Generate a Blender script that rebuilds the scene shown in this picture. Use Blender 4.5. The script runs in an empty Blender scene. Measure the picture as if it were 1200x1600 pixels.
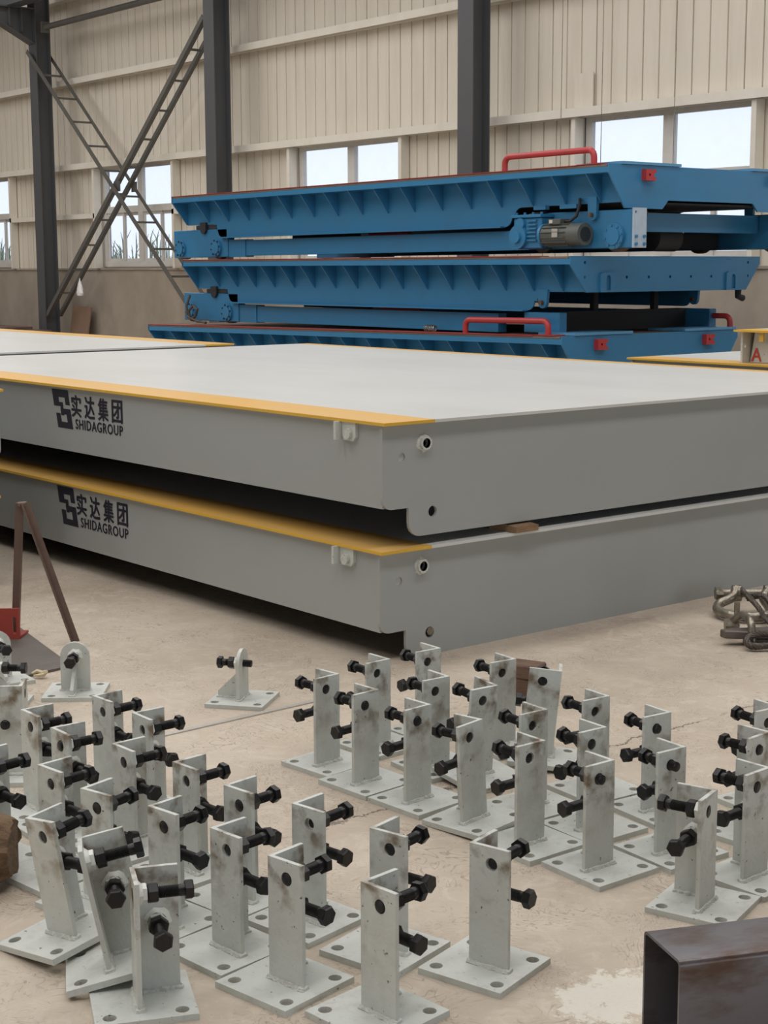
import bpy, bmesh, math, random
from mathutils import Vector, Matrix
random.seed(7)
S = bpy.context.scene
COL = S.collection
PI = math.pi

# ---------------------------------------------------------------- camera
CAM_H = 1.5
F_PX, YAW, PITCH, ROLL = 2437.0, math.radians(-51.088), math.radians(8.909), math.radians(-0.195)
fw = Vector((math.sin(YAW)*math.cos(PITCH), math.cos(YAW)*math.cos(PITCH), -math.sin(PITCH)))
rt = Vector((math.cos(YAW), -math.sin(YAW), 0))
up = rt.cross(fw)
r2 = rt*math.cos(ROLL) + up*math.sin(ROLL)
u2 = -rt*math.sin(ROLL) + up*math.cos(ROLL)
cd = bpy.data.cameras.new('camera')
cd.sensor_fit = 'HORIZONTAL'
cd.sensor_width = 36
cd.lens = F_PX/1200*36
cd.clip_start, cd.clip_end = 0.05, 300
cam = bpy.data.objects.new('camera', cd)
COL.objects.link(cam)
cam.matrix_world = Matrix(((r2.x, u2.x, -fw.x, 0), (r2.y, u2.y, -fw.y, 0), (r2.z, u2.z, -fw.z, CAM_H), (0, 0, 0, 1)))
S.camera = cam


def on_z(px, py, z):
    """Point of the plane z seen at a pixel of the 1200x1600 photograph (used to measure positions)."""
    d = r2*((px-600)/F_PX) - u2*((py-800)/F_PX) + fw
    return Vector((0, 0, CAM_H)) + d*((z-CAM_H)/d.z)


# ---------------------------------------------------------------- light and exposure
S.view_settings.view_transform = 'Standard'
S.view_settings.look = 'None'
S.view_settings.gamma = 1
S.view_settings.use_curve_mapping = False
S.view_settings.exposure = 0.0
S.cycles.use_denoising = True
S.cycles.max_bounces = 8
S.cycles.diffuse_bounces = 4
S.cycles.sample_clamp_indirect = 4

world = bpy.data.worlds.new('overcast_sky')
S.world = world
world.use_nodes = True
wn = world.node_tree
wn.nodes['Background'].inputs[0].default_value = (0.83, 0.88, 1.0, 1)
wn.nodes['Background'].inputs[1].default_value = 1.35


def skylight(x, y, sx, sy, watts, color):
    l = bpy.data.lights.new('skylight', 'AREA')
    l.shape = 'RECTANGLE'
    l.size, l.size_y = sx, sy
    l.energy = watts
    l.color = color
    o = bpy.data.objects.new('skylight', l)
    COL.objects.link(o)
    o.location = (x, y, 8.7)
    return o


# translucent roof panels, one strip per bay, running across the hall
for sx_ in (-30, -24, -18, -12, -6, -1):
    skylight(sx_, 3.5, 1.5, 19, 560, (1.0, 0.98, 0.955))
# fill lamp added for cool light from the right; no opening built there
right_fill = skylight(13.85, 3.0, 9.0, 5.0, 420, (0.86, 0.94, 1.0))
right_fill.name = 'door_daylight'
right_fill.location.z = 2.9
right_fill.rotation_euler = (PI/2, 0, PI/2)
# fill lamp added for low daylight from the unseen opposite long wall
front_fill = skylight(-9, -11.9, 34.0, 1.9, 380, (1.0, 0.97, 0.92))
front_fill.name = 'window_band_daylight'
front_fill.location.z = 2.45
front_fill.rotation_euler = (PI/2, 0, 0)

# ---------------------------------------------------------------- materials


def mat(name, col, rough=0.5, metal=0.0, c2=None, scale=6.0, amount=0.5, stretch=(1, 1, 1), bump=0.0, bscale=40.0,
        stain=None, specks=None, lo=0.45, hi=0.7, spec=0.5):
    m = bpy.data.materials.new(name)
    m.use_nodes = True
    nt = m.node_tree
    N, L = nt.nodes, nt.links
    b = N['Principled BSDF']
    b.inputs['Roughness'].default_value = rough
    b.inputs['Metallic'].default_value = metal
    b.inputs['Specular IOR Level'].default_value = spec
    b.inputs['Base Color'].default_value = (*col, 1)
    if c2 is None and not bump:
        return m
    tc = N.new('ShaderNodeTexCoord')
    oi = N.new('ShaderNodeObjectInfo')
    ad = N.new('ShaderNodeVectorMath')
    ad.operation = 'MULTIPLY_ADD'
    ad.inputs[1].default_value = stretch
    mu = N.new('ShaderNodeMath')
    mu.operation = 'MULTIPLY'
    mu.inputs[1].default_value = 37.0
    L.new(oi.outputs['Random'], mu.inputs[0])
    L.new(tc.outputs['Object'], ad.inputs[0])
    L.new(mu.outputs[0], ad.inputs[2])
    if c2 is not None:
        n = N.new('ShaderNodeTexNoise')
        n.inputs['Scale'].default_value = scale
        n.inputs['Detail'].default_value = 6
        n.inputs['Roughness'].default_value = 0.65
        L.new(ad.outputs[0], n.inputs['Vector'])
        r = N.new('ShaderNodeMapRange')
        r.inputs['From Min'].default_value = lo
        r.inputs['From Max'].default_value = hi
        r.inputs['To Max'].default_value = amount
        L.new(n.outputs['Fac'], r.inputs['Value'])
        mx = N.new('ShaderNodeMix')
        mx.data_type = 'RGBA'
        mx.inputs['A'].default_value = (*col, 1)
        mx.inputs['B'].default_value = (*c2, 1)
        L.new(r.outputs[0], mx.inputs['Factor'])
        out = mx.outputs['Result']
        if stain:
            scol, z0, z1, sc, amt = stain
            n2 = N.new('ShaderNodeTexNoise')
            n2.inputs['Scale'].default_value = sc
            n2.inputs['Detail'].default_value = 5
            L.new(ad.outputs[0], n2.inputs['Vector'])
            r2_ = N.new('ShaderNodeMapRange')
            r2_.inputs['From Min'].default_value = 0.5
            r2_.inputs['From Max'].default_value = 0.68
            L.new(n2.outputs['Fac'], r2_.inputs['Value'])
            sp = N.new('ShaderNodeSeparateXYZ')
            L.new(tc.outputs['Object'], sp.inputs[0])
            rz = N.new('ShaderNodeMapRange')
            rz.inputs['From Min'].default_value = z0
            rz.inputs['From Max'].default_value = z1
            rz.inputs['To Max'].default_value = amt
            L.new(sp.outputs['Z'], rz.inputs['Value'])
            m3 = N.new('ShaderNodeMath')
            m3.operation = 'MULTIPLY'
            L.new(r2_.outputs[0], m3.inputs[0])
            L.new(rz.outputs[0], m3.inputs[1])
            mx2 = N.new('ShaderNodeMix')
            mx2.data_type = 'RGBA'
            mx2.inputs['B'].default_value = (*scol, 1)
            L.new(out, mx2.inputs['A'])
            L.new(m3.outputs[0], mx2.inputs['Factor'])
            out = mx2.outputs['Result']
        if specks:
            n3 = N.new('ShaderNodeTexNoise')
            n3.inputs['Scale'].default_value = specks
            n3.inputs['Detail'].default_value = 3
            L.new(ad.outputs[0], n3.inputs['Vector'])
            r3 = N.new('ShaderNodeMapRange')
            r3.inputs['From Min'].default_value = .69
            r3.inputs['From Max'].default_value = .74
            r3.inputs['To Max'].default_value = .85
            L.new(n3.outputs['Fac'], r3.inputs['Value'])
            mx3 = N.new('ShaderNodeMix')
            mx3.data_type = 'RGBA'
            mx3.inputs['B'].default_value = (.06, .05, .04, 1)
            L.new(out, mx3.inputs['A'])
            L.new(r3.outputs[0], mx3.inputs['Factor'])
            out = mx3.outputs['Result']
        L.new(out, b.inputs['Base Color'])
    if bump:
        n = N.new('ShaderNodeTexNoise')
        n.inputs['Scale'].default_value = bscale
        n.inputs['Detail'].default_value = 4
        L.new(ad.outputs[0], n.inputs['Vector'])
        bp = N.new('ShaderNodeBump')
        bp.inputs['Strength'].default_value = bump
        bp.inputs['Distance'].default_value = 0.01
        L.new(n.outputs['Fac'], bp.inputs['Height'])
        L.new(bp.outputs[0], b.inputs['Normal'])
    return m


M = {}
M['bracket'] = mat('grey_bracket_paint', (0.56, 0.58, 0.55), 0.42, 0, (0.44, 0.45, 0.42), 14, 0.6, bump=0.12, bscale=90,
                   stain=((0.15, 0.10, 0.055), 0.10, 0.24, 19, 0.9), specks=75)
M['bracket_plain'] = mat('grey_plate_paint', (0.55, 0.57, 0.54), 0.42, 0, (0.36, 0.35, 0.31), 26, 0.55, bump=0.12, bscale=90, lo=.52, hi=.78, specks=75)
M['weld'] = mat('painted_weld', (0.60, 0.61, 0.57), 0.35, 0, (0.42, 0.42, 0.38), 60, 0.6, bump=0.6, bscale=160)
M['white_nut'] = mat('white_nut_paint', (0.66, 0.67, 0.63), 0.4, 0, (0.5, 0.5, 0.46), 60, 0.5)
M['black'] = mat('black_oxide_steel', (0.008, 0.008, 0.009), 0.38, 0.0, (0.022, 0.02, 0.018), 60, 0.6, spec=0.4)
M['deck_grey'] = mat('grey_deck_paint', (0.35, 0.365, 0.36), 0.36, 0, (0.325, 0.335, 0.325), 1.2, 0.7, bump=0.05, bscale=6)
M['deck_top'] = mat('grey_deck_top_paint', (0.64, 0.645, 0.63), 0.33, 0, (0.57, 0.57, 0.555), 2.2, 0.8, stretch=(.4, 1, 1), bump=0.06, bscale=18, lo=.4, hi=.75)  # lighter than the sides: overhead light and sheen put into the colour
M['yellow'] = mat('yellow_edge_paint', (0.70, 0.41, 0.04), 0.38, 0, (0.62, 0.36, 0.05), 5, 0.6, lo=.4, hi=.7)
M['yellow_top'] = mat('dusty_yellow_paint', (0.74, 0.42, 0.10), 0.36, 0, (0.70, 0.46, 0.19), 4, 0.85, stretch=(.3, 1, 1), lo=.4, hi=.7)  # paler yellow for upward faces: grazing sheen put into the colour
M['ink'] = mat('black_lettering_ink', (0.012, 0.012, 0.025), 0.5)
M['red_ink'] = mat('red_lettering_ink', (0.50, 0.05, 0.03), 0.5)
M['blue'] = mat('blue_cart_paint', (0.032, 0.19, 0.38), 0.38, 0, (0.038, 0.17, 0.32), 2.5, 0.8, stretch=(1, 1, 1.5))
M['blue_light'] = mat('fresh_blue_paint', (0.10, 0.30, 0.52), 0.4, 0, (0.08, 0.26, 0.46), 4, 0.6)
M['pale_steel'] = mat('pale_blue_steel', (0.42, 0.50, 0.60), 0.4, 0, (0.34, 0.42, 0.54), 8, 0.6)
M['red'] = mat('red_paint', (0.42, 0.035, 0.04), 0.42, 0, (0.33, 0.05, 0.045), 6, 0.6)
M['red_oxide'] = mat('red_oxide_paint', (0.33, 0.045, 0.03), 0.5, 0, (0.25, 0.05, 0.035), 9, 0.6)
M['dusty_deck'] = mat('dusty_cart_deck', (0.20, 0.13, 0.10), 0.75, 0, (0.26, 0.19, 0.15), 4, 0.8)
M['motor'] = mat('grey_motor_housing', (0.09, 0.10, 0.095), 0.5, 0, (0.13, 0.115, 0.09), 20, 0.5)
M['dark'] = mat('dark_underside', (0.02, 0.022, 0.026), 0.7)
M['rubber'] = mat('black_cable_rubber', (0.015, 0.015, 0.016), 0.6)
M['brown_steel'] = mat('worn_wheel_steel', (0.11, 0.07, 0.045), 0.6, 0.3, (0.2, 0.13, 0.08), 12, 0.6)
M['sheet'] = mat('cream_wall_sheet', (0.71, 0.655, 0.565), 0.5, 0, (0.62, 0.565, 0.48), 1.4, 0.8, stretch=(3, 3, .35))
M['seam'] = mat('wall_sheet_seam', (0.22, 0.19, 0.16), 0.7)
M['girt'] = mat('pale_girt_paint', (0.76, 0.72, 0.64), 0.5, 0, (0.66, 0.61, 0.53), 2, 0.6)
M['column'] = mat('dark_column_paint', (0.085, 0.088, 0.095), 0.5, 0, (0.10, 0.10, 0.10), 2, 0.6)
M['brace'] = mat('dark_brace_paint', (0.105, 0.10, 0.092), 0.55, 0, (0.135, 0.125, 0.11), 5, 0.6)
M['render'] = mat('grey_cement_render', (0.36, 0.31, 0.255), 0.85, 0, (0.25, 0.21, 0.17), 1.1, 0.85, stretch=(1, 1, .8), bump=0.3, bscale=14, lo=.38, hi=.72)
M['frame'] = mat('white_window_frame', (0.62, 0.60, 0.57), 0.45, 0, (0.52, 0.49, 0.45), 5, 0.5)
M['rust'] = mat('rusty_plate', (0.17, 0.105, 0.085), 0.75, 0.1, (0.11, 0.06, 0.05), 6, 0.8)
M['board'] = mat('brown_board', (0.25, 0.16, 0.11), 0.7, 0, (0.2, 0.13, 0.09), 5, 0.6)
M['bag'] = mat('white_plastic_bag', (0.75, 0.74, 0.74), 0.4)
M['brown_angle'] = mat('brown_primer_steel', (0.15, 0.095, 0.075), 0.55, 0.1, (0.10, 0.065, 0.05), 9, 0.7)
M['steel_sheet'] = mat('dark_steel_sheet', (0.115, 0.10, 0.09), 0.5, 0.35, (0.17, 0.14, 0.12), 7, 0.7)
M['tube_steel'] = mat('mill_scale_steel', (0.155, 0.15, 0.165), 0.36, 0.35, (0.075, 0.038, 0.022), 7, 0.95, stretch=(1, .35, 1), bump=0.08, bscale=30, lo=.46, hi=.62)
M['strip_steel'] = mat('pale_strip_steel', (0.52, 0.49, 0.45), 0.35, 0.3, (0.42, 0.38, 0.34), 10, 0.5)
M['galv'] = mat('worn_galvanised_steel', (0.30, 0.27, 0.22), 0.36, 0.75, (0.12, 0.095, 0.07), 22, 0.8, bump=0.2, bscale=60)
M['rope'] = mat('greasy_wire_rope', (0.075, 0.06, 0.05), 0.5, 0.4, (0.15, 0.12, 0.09), 50, 0.6)
M['timber'] = mat('sawn_timber', (0.27, 0.17, 0.095), 0.8, 0, (0.15, 0.085, 0.045), 12, 0.8, stretch=(1, 1, 4), bump=0.3)
M['old_timber'] = mat('weathered_timber', (0.145, 0.085, 0.06), 0.85, 0, (0.09, 0.05, 0.035), 14, 0.8, stretch=(1, 1, 4), bump=0.4)
M['bark'] = mat('log_bark', (0.17, 0.105, 0.06), 0.9, 0, (0.055, 0.032, 0.02), 28, 0.9, stretch=(1.6, .5, 1.6), bump=0.8, bscale=40)
M['copper'] = mat('copper_offcut_metal', (0.7, 0.26, 0.12), 0.4, 0.5)
M['paper'] = mat('yellowed_paper', (0.62, 0.52, 0.34), 0.8)
M['leaf'] = mat('reed_leaf', (0.10, 0.22, 0.035), 0.6, 0, (0.2, 0.3, 0.06), 3, 0.6)
M['yard'] = mat('yard_ground', (0.35, 0.34, 0.3), 0.9, 0, (0.2, 0.25, 0.12), 0.6, 0.8)
M['yard_wall'] = mat('pale_yard_wall', (0.6, 0.58, 0.55), 0.8)
M['ceiling'] = mat('grey_roof_sheet', (0.25, 0.25, 0.25), 0.7)
M['plain_wall'] = mat('dull_plain_wall', (0.2, 0.19, 0.17), 0.7)


def floor_material():
    m = bpy.data.materials.new('scuffed_concrete')
    m.use_nodes = True
    nt = m.node_tree
    N, L = nt.nodes, nt.links
    b = N['Principled BSDF']
    b.inputs['Roughness'].default_value = 0.62
    b.inputs['Specular IOR Level'].default_value = 0.35
    geo = N.new('ShaderNodeNewGeometry')

    def noise(scale, detail=5, rough=0.6, dist=0.0, vec=None):
        n = N.new('ShaderNodeTexNoise')
        n.inputs['Scale'].default_value = scale
        n.inputs['Detail'].default_value = detail
        n.inputs['Roughness'].default_value = rough
        n.inputs['Distortion'].default_value = dist
        L.new(vec or geo.outputs['Position'], n.inputs['Vector'])
        return n.outputs['Fac']

    def rng(v, a, b_, c=0.0, d=1.0):
        r = N.new('ShaderNodeMapRange')
        for k, x in zip(('From Min', 'From Max', 'To Min', 'To Max'), (a, b_, c, d)):
            r.inputs[k].default_value = x
        L.new(v, r.inputs['Value'])
        return r.outputs[0]

    def mix(fac, a, c):
        x = N.new('ShaderNodeMix')
        x.data_type = 'RGBA'
        if isinstance(a, tuple):
            x.inputs['A'].default_value = (*a, 1)
        else:
            L.new(a, x.inputs['A'])
        x.inputs['B'].default_value = (*c, 1)
        L.new(fac, x.inputs['Factor'])
        return x.outputs['Result']

    def mth(op, a, b_=None):
        x = N.new('ShaderNodeMath')
        x.operation = op
        for i, v in enumerate((a, b_)):
            if v is None:
                continue
            if isinstance(v, (int, float)):
                x.inputs[i].default_value = v
            else:
                L.new(v, x.inputs[i])
        return x.outputs[0]

    c = mix(rng(noise(1.3, 6, .65), .35, .7), (0.53, 0.455, 0.372), (0.40, 0.33, 0.262))
    c = mix(rng(noise(9, 6, .7, 1.5), .5, .72, 0, .7), c, (0.60, 0.53, 0.445))
    # trowel swirls: thin, curved, darker lines
    sw = noise(3.2, 3, .5, 3.0)
    line = mth('ABSOLUTE', mth('SUBTRACT', mth('FRACT', mth('MULTIPLY', sw, 16.0)), 0.5))
    sc = mth('MULTIPLY', rng(line, 0.12, 0.0), rng(noise(4.0, 4), .44, .58, 0, .8))
    c = mix(sc, c, (0.24, 0.19, 0.145))
    sw2 = noise(7.0, 4, .6, 1.6)
    line2 = mth('ABSOLUTE', mth('SUBTRACT', mth('FRACT', mth('MULTIPLY', sw2, 9.0)), 0.5))
    sc2 = mth('MULTIPLY', rng(line2, 0.10, 0.0), rng(noise(6.0, 5), .48, .62, 0, .7))
    c = mix(sc2, c, (0.25, 0.195, 0.145))
    c = mix(rng(noise(60, 2), .70, .78, 0, .6), c, (0.16, 0.125, 0.095))
    sep = N.new('ShaderNodeSeparateXYZ')
    L.new(geo.outputs['Position'], sep.inputs[0])
    X, Y = sep.outputs['X'], sep.outputs['Y']
    # long crack across the slab
    dx = mth('ADD', mth('ADD', X, 3.26), rng(noise(4.0, 6, .75), 0.2, 0.8, -.06, .06))
    cr = mth('MULTIPLY', rng(mth('ABSOLUTE', dx), 0.007, 0.002), rng(noise(5, 3), .40, .5))
    cr = mth('MULTIPLY', cr, rng(Y, 2.2, 2.5))
    c = mix(mth('MULTIPLY', cr, .85), c, (0.07, 0.055, 0.04))
    # white paint spill near the square tube
    ex = mth('POWER', mth('MULTIPLY', mth('ADD', X, 2.075), 7.5), 2.0)
    ey = mth('POWER', mth('MULTIPLY', mth('SUBTRACT', Y, 2.285), 5.5), 2.0)
    rad = mth('ADD', ex, ey)
    sp = mth('MULTIPLY', rng(mth('ADD', mth('MULTIPLY', rad, .30), noise(26, 7, .75)), .70, .62), .85)
    c = mix(sp, c, (0.66, 0.63, 0.56))
    L.new(c, b.inputs['Base Color'])
    bp = N.new('ShaderNodeBump')
    bp.inputs['Strength'].default_value = 0.25
    bp.inputs['Distance'].default_value = 0.01
    L.new(mth('SUBTRACT', noise(18, 5, .6, 1.0), mth('MULTIPLY', cr, 1.5)), bp.inputs['Height'])
    L.new(bp.outputs[0], b.inputs['Normal'])
    return m


M['floor'] = floor_material()


def glass_material():
    m = bpy.data.materials.new('dusty_window_glass')
    m.use_nodes = True
    nt = m.node_tree
    N, L = nt.nodes, nt.links
    b = N['Principled BSDF']
    b.inputs['Base Color'].default_value = (0.9, 0.92, 0.95, 1)
    b.inputs['Roughness'].default_value = 0.15
    tr = N.new('ShaderNodeBsdfTransparent')
    tr.inputs[0].default_value = (0.93, 0.95, 0.97, 1)
    tl = N.new('ShaderNodeBsdfTranslucent')
    tl.inputs[0].default_value = (0.9, 0.92, 0.95, 1)
    mx = N.new('ShaderNodeMixShader')
    tc = N.new('ShaderNodeTexCoord')
    n = N.new('ShaderNodeTexNoise')
    n.inputs['Scale'].default_value = 5
    n.inputs['Detail'].default_value = 6
    L.new(tc.outputs['Object'], n.inputs['Vector'])
    r = N.new('ShaderNodeMapRange')
    r.inputs['From Min'].default_value = .4
    r.inputs['From Max'].default_value = .75
    r.inputs['To Min'].default_value = .05
    r.inputs['To Max'].default_value = .07
    L.new(n.outputs['Fac'], r.inputs['Value'])
    L.new(r.outputs[0], mx.inputs[0])
    L.new(tr.outputs[0], mx.inputs[1])
    L.new(tl.outputs[0], mx.inputs[2])
    mx2 = N.new('ShaderNodeMixShader')
    mx2.inputs[0].default_value = 0.05
    L.new(mx.outputs[0], mx2.inputs[1])
    L.new(b.outputs[0], mx2.inputs[2])
    L.new(mx2.outputs[0], N['Material Output'].inputs[0])
    return m


M['glass'] = glass_material()

# ---------------------------------------------------------------- mesh helpers


def circle(cu, cv, r, n=14, a0=0.0):
    return [(cu+r*math.cos(a0+2*PI*i/n), cv+r*math.sin(a0+2*PI*i/n)) for i in range(n)]


class MB:
    def __init__(self):
        self.bm = bmesh.new()

    def box(self, a, b, mtx=None):
        x0, y0, z0 = a
        x1, y1, z1 = b
        v = [self.bm.verts.new((mtx @ Vector(p)) if mtx else p) for p in
             ((x0, y0, z0), (x1, y0, z0), (x1, y1, z0), (x0, y1, z0), (x0, y0, z1), (x1, y0, z1), (x1, y1, z1), (x0, y1, z1))]
        for f in ((0, 3, 2, 1), (4, 5, 6, 7), (0, 1, 5, 4), (1, 2, 6, 5), (2, 3, 7, 6), (3, 0, 4, 7)):
            self.bm.faces.new([v[i] for i in f])
        return self

    def plate(self, outline, O, U, V, T, holes=()):
        """Flat plate: outline and holes in (u, v), extruded along the vector T."""
        O, U, V, T = Vector(O), Vector(U), Vector(V), Vector(T)
        loops = []
        edges = []
        for lp in [outline, *holes]:
            vs = [self.bm.verts.new(O+U*u+V*v) for u, v in lp]
            loops.append(vs)
            for i in range(len(vs)):
                edges.append(self.bm.edges.new((vs[i-1], vs[i])))
        if holes:
            g = bmesh.ops.triangle_fill(self.bm, use_beauty=True, use_dissolve=False, edges=edges, normal=U.cross(V))
            faces = [f for f in g['geom'] if isinstance(f, bmesh.types.BMFace)]
        else:
            faces = [self.bm.faces.new(loops[0])]
        top = {}
        for vs in loops:
            for v in vs:
                top[v] = self.bm.verts.new(v.co+T)
        for f in faces:
            self.bm.faces.new([top[v] for v in reversed(f.verts)])
        for vs in loops:
            for i in range(len(vs)):
                a, b = vs[i-1], vs[i]
                self.bm.faces.new((a, b, top[b], top[a]))
        return self

    def cyl(self, p0, p1, r0, n=16, r1=None, a0=0.0, caps=True):
        p0, p1 = Vector(p0), Vector(p1)
        r1 = r0 if r1 is None else r1
        d = (p1-p0).normalized()
        u = d.orthogonal().normalized() if abs(d.z) > .99 else Vector((0, 0, 1)).cross(d).normalized()
        w = d.cross(u)
        A = [self.bm.verts.new(p0+(u*math.cos(a0+2*PI*i/n)+w*math.sin(a0+2*PI*i/n))*r0) for i in range(n)]
        B = [self.bm.verts.new(p1+(u*math.cos(a0+2*PI*i/n)+w*math.sin(a0+2*PI*i/n))*r1) for i in range(n)]
        for i in range(n):
            self.bm.faces.new((A[i-1], A[i], B[i], B[i-1]))
        if caps:
            self.bm.faces.new(A[::-1])
            self.bm.faces.new(B)
        return self

    def tube(self, pts, r, n=8, closed=False):
        pts = [Vector(p) for p in pts]
        k = len(pts)
        rings = []
        prev = None
        for i, p in enumerate(pts):
            a = pts[i-1] if (i > 0 or closed) else p
            b = pts[(i+1) % k] if (i < k-1 or closed) else p
            d = (b-a).normalized()
            if prev is None:
                u = d.orthogonal().normalized()
            else:
                u = (prev - d*prev.dot(d)).normalized()
            prev = u
            w = d.cross(u)
            rr = r[i] if isinstance(r, (list, tuple)) else r
            rings.append([self.bm.verts.new(p+(u*math.cos(2*PI*j/n)+w*math.sin(2*PI*j/n))*rr) for j in range(n)])
        for i in range(k if closed else k-1):
            A, B = rings[i], rings[(i+1) % k]
            for j in range(n):
                self.bm.faces.new((A[j-1], A[j], B[j], B[j-1]))
        if not closed:
            self.bm.faces.new(rings[0][::-1])
            self.bm.faces.new(rings[-1])
        return self

    def lathe(self, prof, n=16):
        """Profile of (r, z) about the local z axis."""
        rings = [[self.bm.verts.new((r*math.cos(2*PI*j/n), r*math.sin(2*PI*j/n), z)) for j in range(n)] for r, z in prof]
        for A, B in zip(rings, rings[1:]):
            for j in range(n):
                self.bm.faces.new((A[j-1], A[j], B[j], B[j-1]))
        self.bm.faces.new(rings[0][::-1])
        self.bm.faces.new(rings[-1])
        return self

    def mesh(self, name, m, off=(0, 0, 0), smooth=True, bevel=0.0):
        bm = self.bm
        if any(off):
            bmesh.ops.translate(bm, vec=-Vector(off), verts=bm.verts)
        bmesh.ops.recalc_face_normals(bm, faces=bm.faces)
        if bevel:
            es = [e for e in bm.edges if len(e.link_faces) == 2 and e.calc_face_angle(0) > .6]
            bmesh.ops.bevel(bm, geom=es, offset=bevel, segments=1, affect='EDGES', profile=.5, clamp_overlap=True)
        me = bpy.data.meshes.new(name)
        bm.to_mesh(me)
        bm.free()
        me.materials.append(m)
        if smooth:
            me.shade_smooth()
            me.set_sharp_from_angle(angle=math.radians(35))
        return me

    def out(self, name, m, parent=None, off=(0, 0, 0), smooth=True, bevel=0.0):
        me = self.mesh(name, m, off, smooth, bevel)
        return link(name, me, parent)


def link(name, me, parent=None):
    o = bpy.data.objects.new(name, me)
    COL.objects.link(o)
    if parent:
        o.parent = parent
    return o


def tag(o, label=None, cat=None, group=None, kind=None):
    if label:
        o['label'] = label
    if cat:
        o['category'] = cat
    if group:
        o['group'] = group
    if kind:
        o['kind'] = kind
    return o


def thing(name, label, cat, loc=(0, 0, 0), rot=(0, 0, 0), group=None):
    o = bpy.data.objects.new(name, None)
    COL.objects.link(o)
    o.empty_display_size = .1
    o.location = loc
    o.rotation_euler = rot
    return tag(o, label, cat, group)


def dup(root, label, group=None):
    r = root.copy()
    COL.objects.link(r)
    r['label'] = label
    if group:
        r['group'] = group
    for ch in list(root.children):
        c = ch.copy()
        COL.objects.link(c)
        c.parent = r
        for g in ch.children:
            d = g.copy()
            COL.objects.link(d)
            d.parent = c
    return r


def arc(cu, cv, r, a0, a1, n=6):
    return [(cu+r*math.cos(math.radians(a0+(a1-a0)*i/n)), cv+r*math.sin(math.radians(a0+(a1-a0)*i/n))) for i in range(n+1)]


X3, Y3, Z3 = Vector((1, 0, 0)), Vector((0, 1, 0)), Vector((0, 0, 1))

# ================================================================ the hall
tag(MB().box((-46, -12, -.3), (14, 15.12, 0)).out('floor', M['floor']), kind='structure')
tag(MB().box((-46, -12, 9.0), (14, 15.12, 9.2)).out('ceiling', M['ceiling']), kind='structure')
tag(MB().box((-46.2, -12, 0), (-46, 15.12, 9)).out('wall_left', M['plain_wall']), kind='structure')
tag(MB().box((14, -12, 0), (14.2, 15.12, 9)).out('wall_right', M['plain_wall']), kind='structure')
tag(MB().box((-46, -12.2, 0), (14, -12, 9)).out('wall_front', M['plain_wall']), kind='structure')

WY = 14.92           # inner face of the sheeting
DADO = 1.47
HEAD = 3.42
wall = MB().box((-46, WY-.06, 0), (14, WY+.19, DADO)).out('wall_back', M['render'])
tag(wall, kind='structure')
MB().box((-46, WY-.085, DADO), (14, WY+.19, DADO+.035)).out('sill_ledge', M['render'], wall)
WINS = [(-33.4, -30.70), (-27.06, -24.24), (-20.66, -17.92), (-14.38, -11.58), (-8.1, -5.5)]


def sheet_mesh(w, z0, z1):
    """Ribbed wall sheet: wide flats with narrow raised ribs, one overlap seam."""
    n = max(1, round(w/.26))
    p = w/n
    prof = []
    for i in range(n):
        a = i*p
        prof += [(a+.002, 0), (a+p*.42, -.002), (a+p-.020, 0), (a+p-.015, .028), (a+p-.006, .028)]
    prof += [(w-.002, 0)]
    pts = prof + [(w-.002, .034), (.002, .034)]
    return MB().plate(pts, (0, 0, z0), X3, Y3, (0, 0, z1-z0)).mesh('wall_sheet', M['sheet'], smooth=False)


SW = .78
up_me = sheet_mesh(SW, HEAD, 8.9)
x = -36.0
while x < 2:
    o = link('wall_sheet', up_me, wall)
    o.location = (x, WY, 0)
    x += SW
prev = -36.0
for a, b in WINS + [(2.0, 2.0)]:
    w = a-prev
    k = max(1, round(w/SW))
    me = sheet_mesh(w/k, DADO+.035, HEAD)
    for i in range(k):
        o = link('wall_sheet', me, wall)
        o.location = (prev+i*w/k, WY, 0)
    prev = b
# dark backing behind the sheeting joints, with window openings left free
prev = -46
for a, b in WINS + [(14, 14)]:
    MB().box((prev, WY+.04, DADO), (a, WY+.19, HEAD)).out('wall_backing', M['seam'], wall)
    if b < 14:
        MB().box((a, WY+.03, DADO), (b, WY+.19, DADO+.06)).out('wall_backing', M['render'], wall)
    prev = b
MB().box((-46, WY+.04, HEAD-.02), (14, WY+.19, 9)).out('wall_backing', M['seam'], wall)

GY = WY-.03
for z in (HEAD, 5.02, 6.6):     # C-section rails carrying the sheeting
    MB().plate([(0, -.035), (-.015, -.035), (-.015, .06), (-.175, .06), (-.175, -.035), (-.19, -.035), (-.19, .075), (0, .075)],
               (-36, GY, z), Y3, Z3, (38, 0, 0)).out('girt', M['girt'], wall, smooth=False)
prev = -36.0
for a, b in WINS:
    MB().box((prev, GY-.14, 2.45), (a, GY-.0, 2.54)).out('girt', M['girt'], wall, smooth=False)
    for xx in (a-.05, b):
        MB().box((xx, GY-.14, DADO+.035), (xx+.07, GY+.01, HEAD-.04)).out('jamb_post', M['girt'], wall, smooth=False)
    prev = b
# small patch sheet above the right window
MB().box((-14.5, WY-.045, HEAD+.08), (-14.18, WY-.026, 3.94)).out('wall_patch', M['sheet'], wall, smooth=False)

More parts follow.
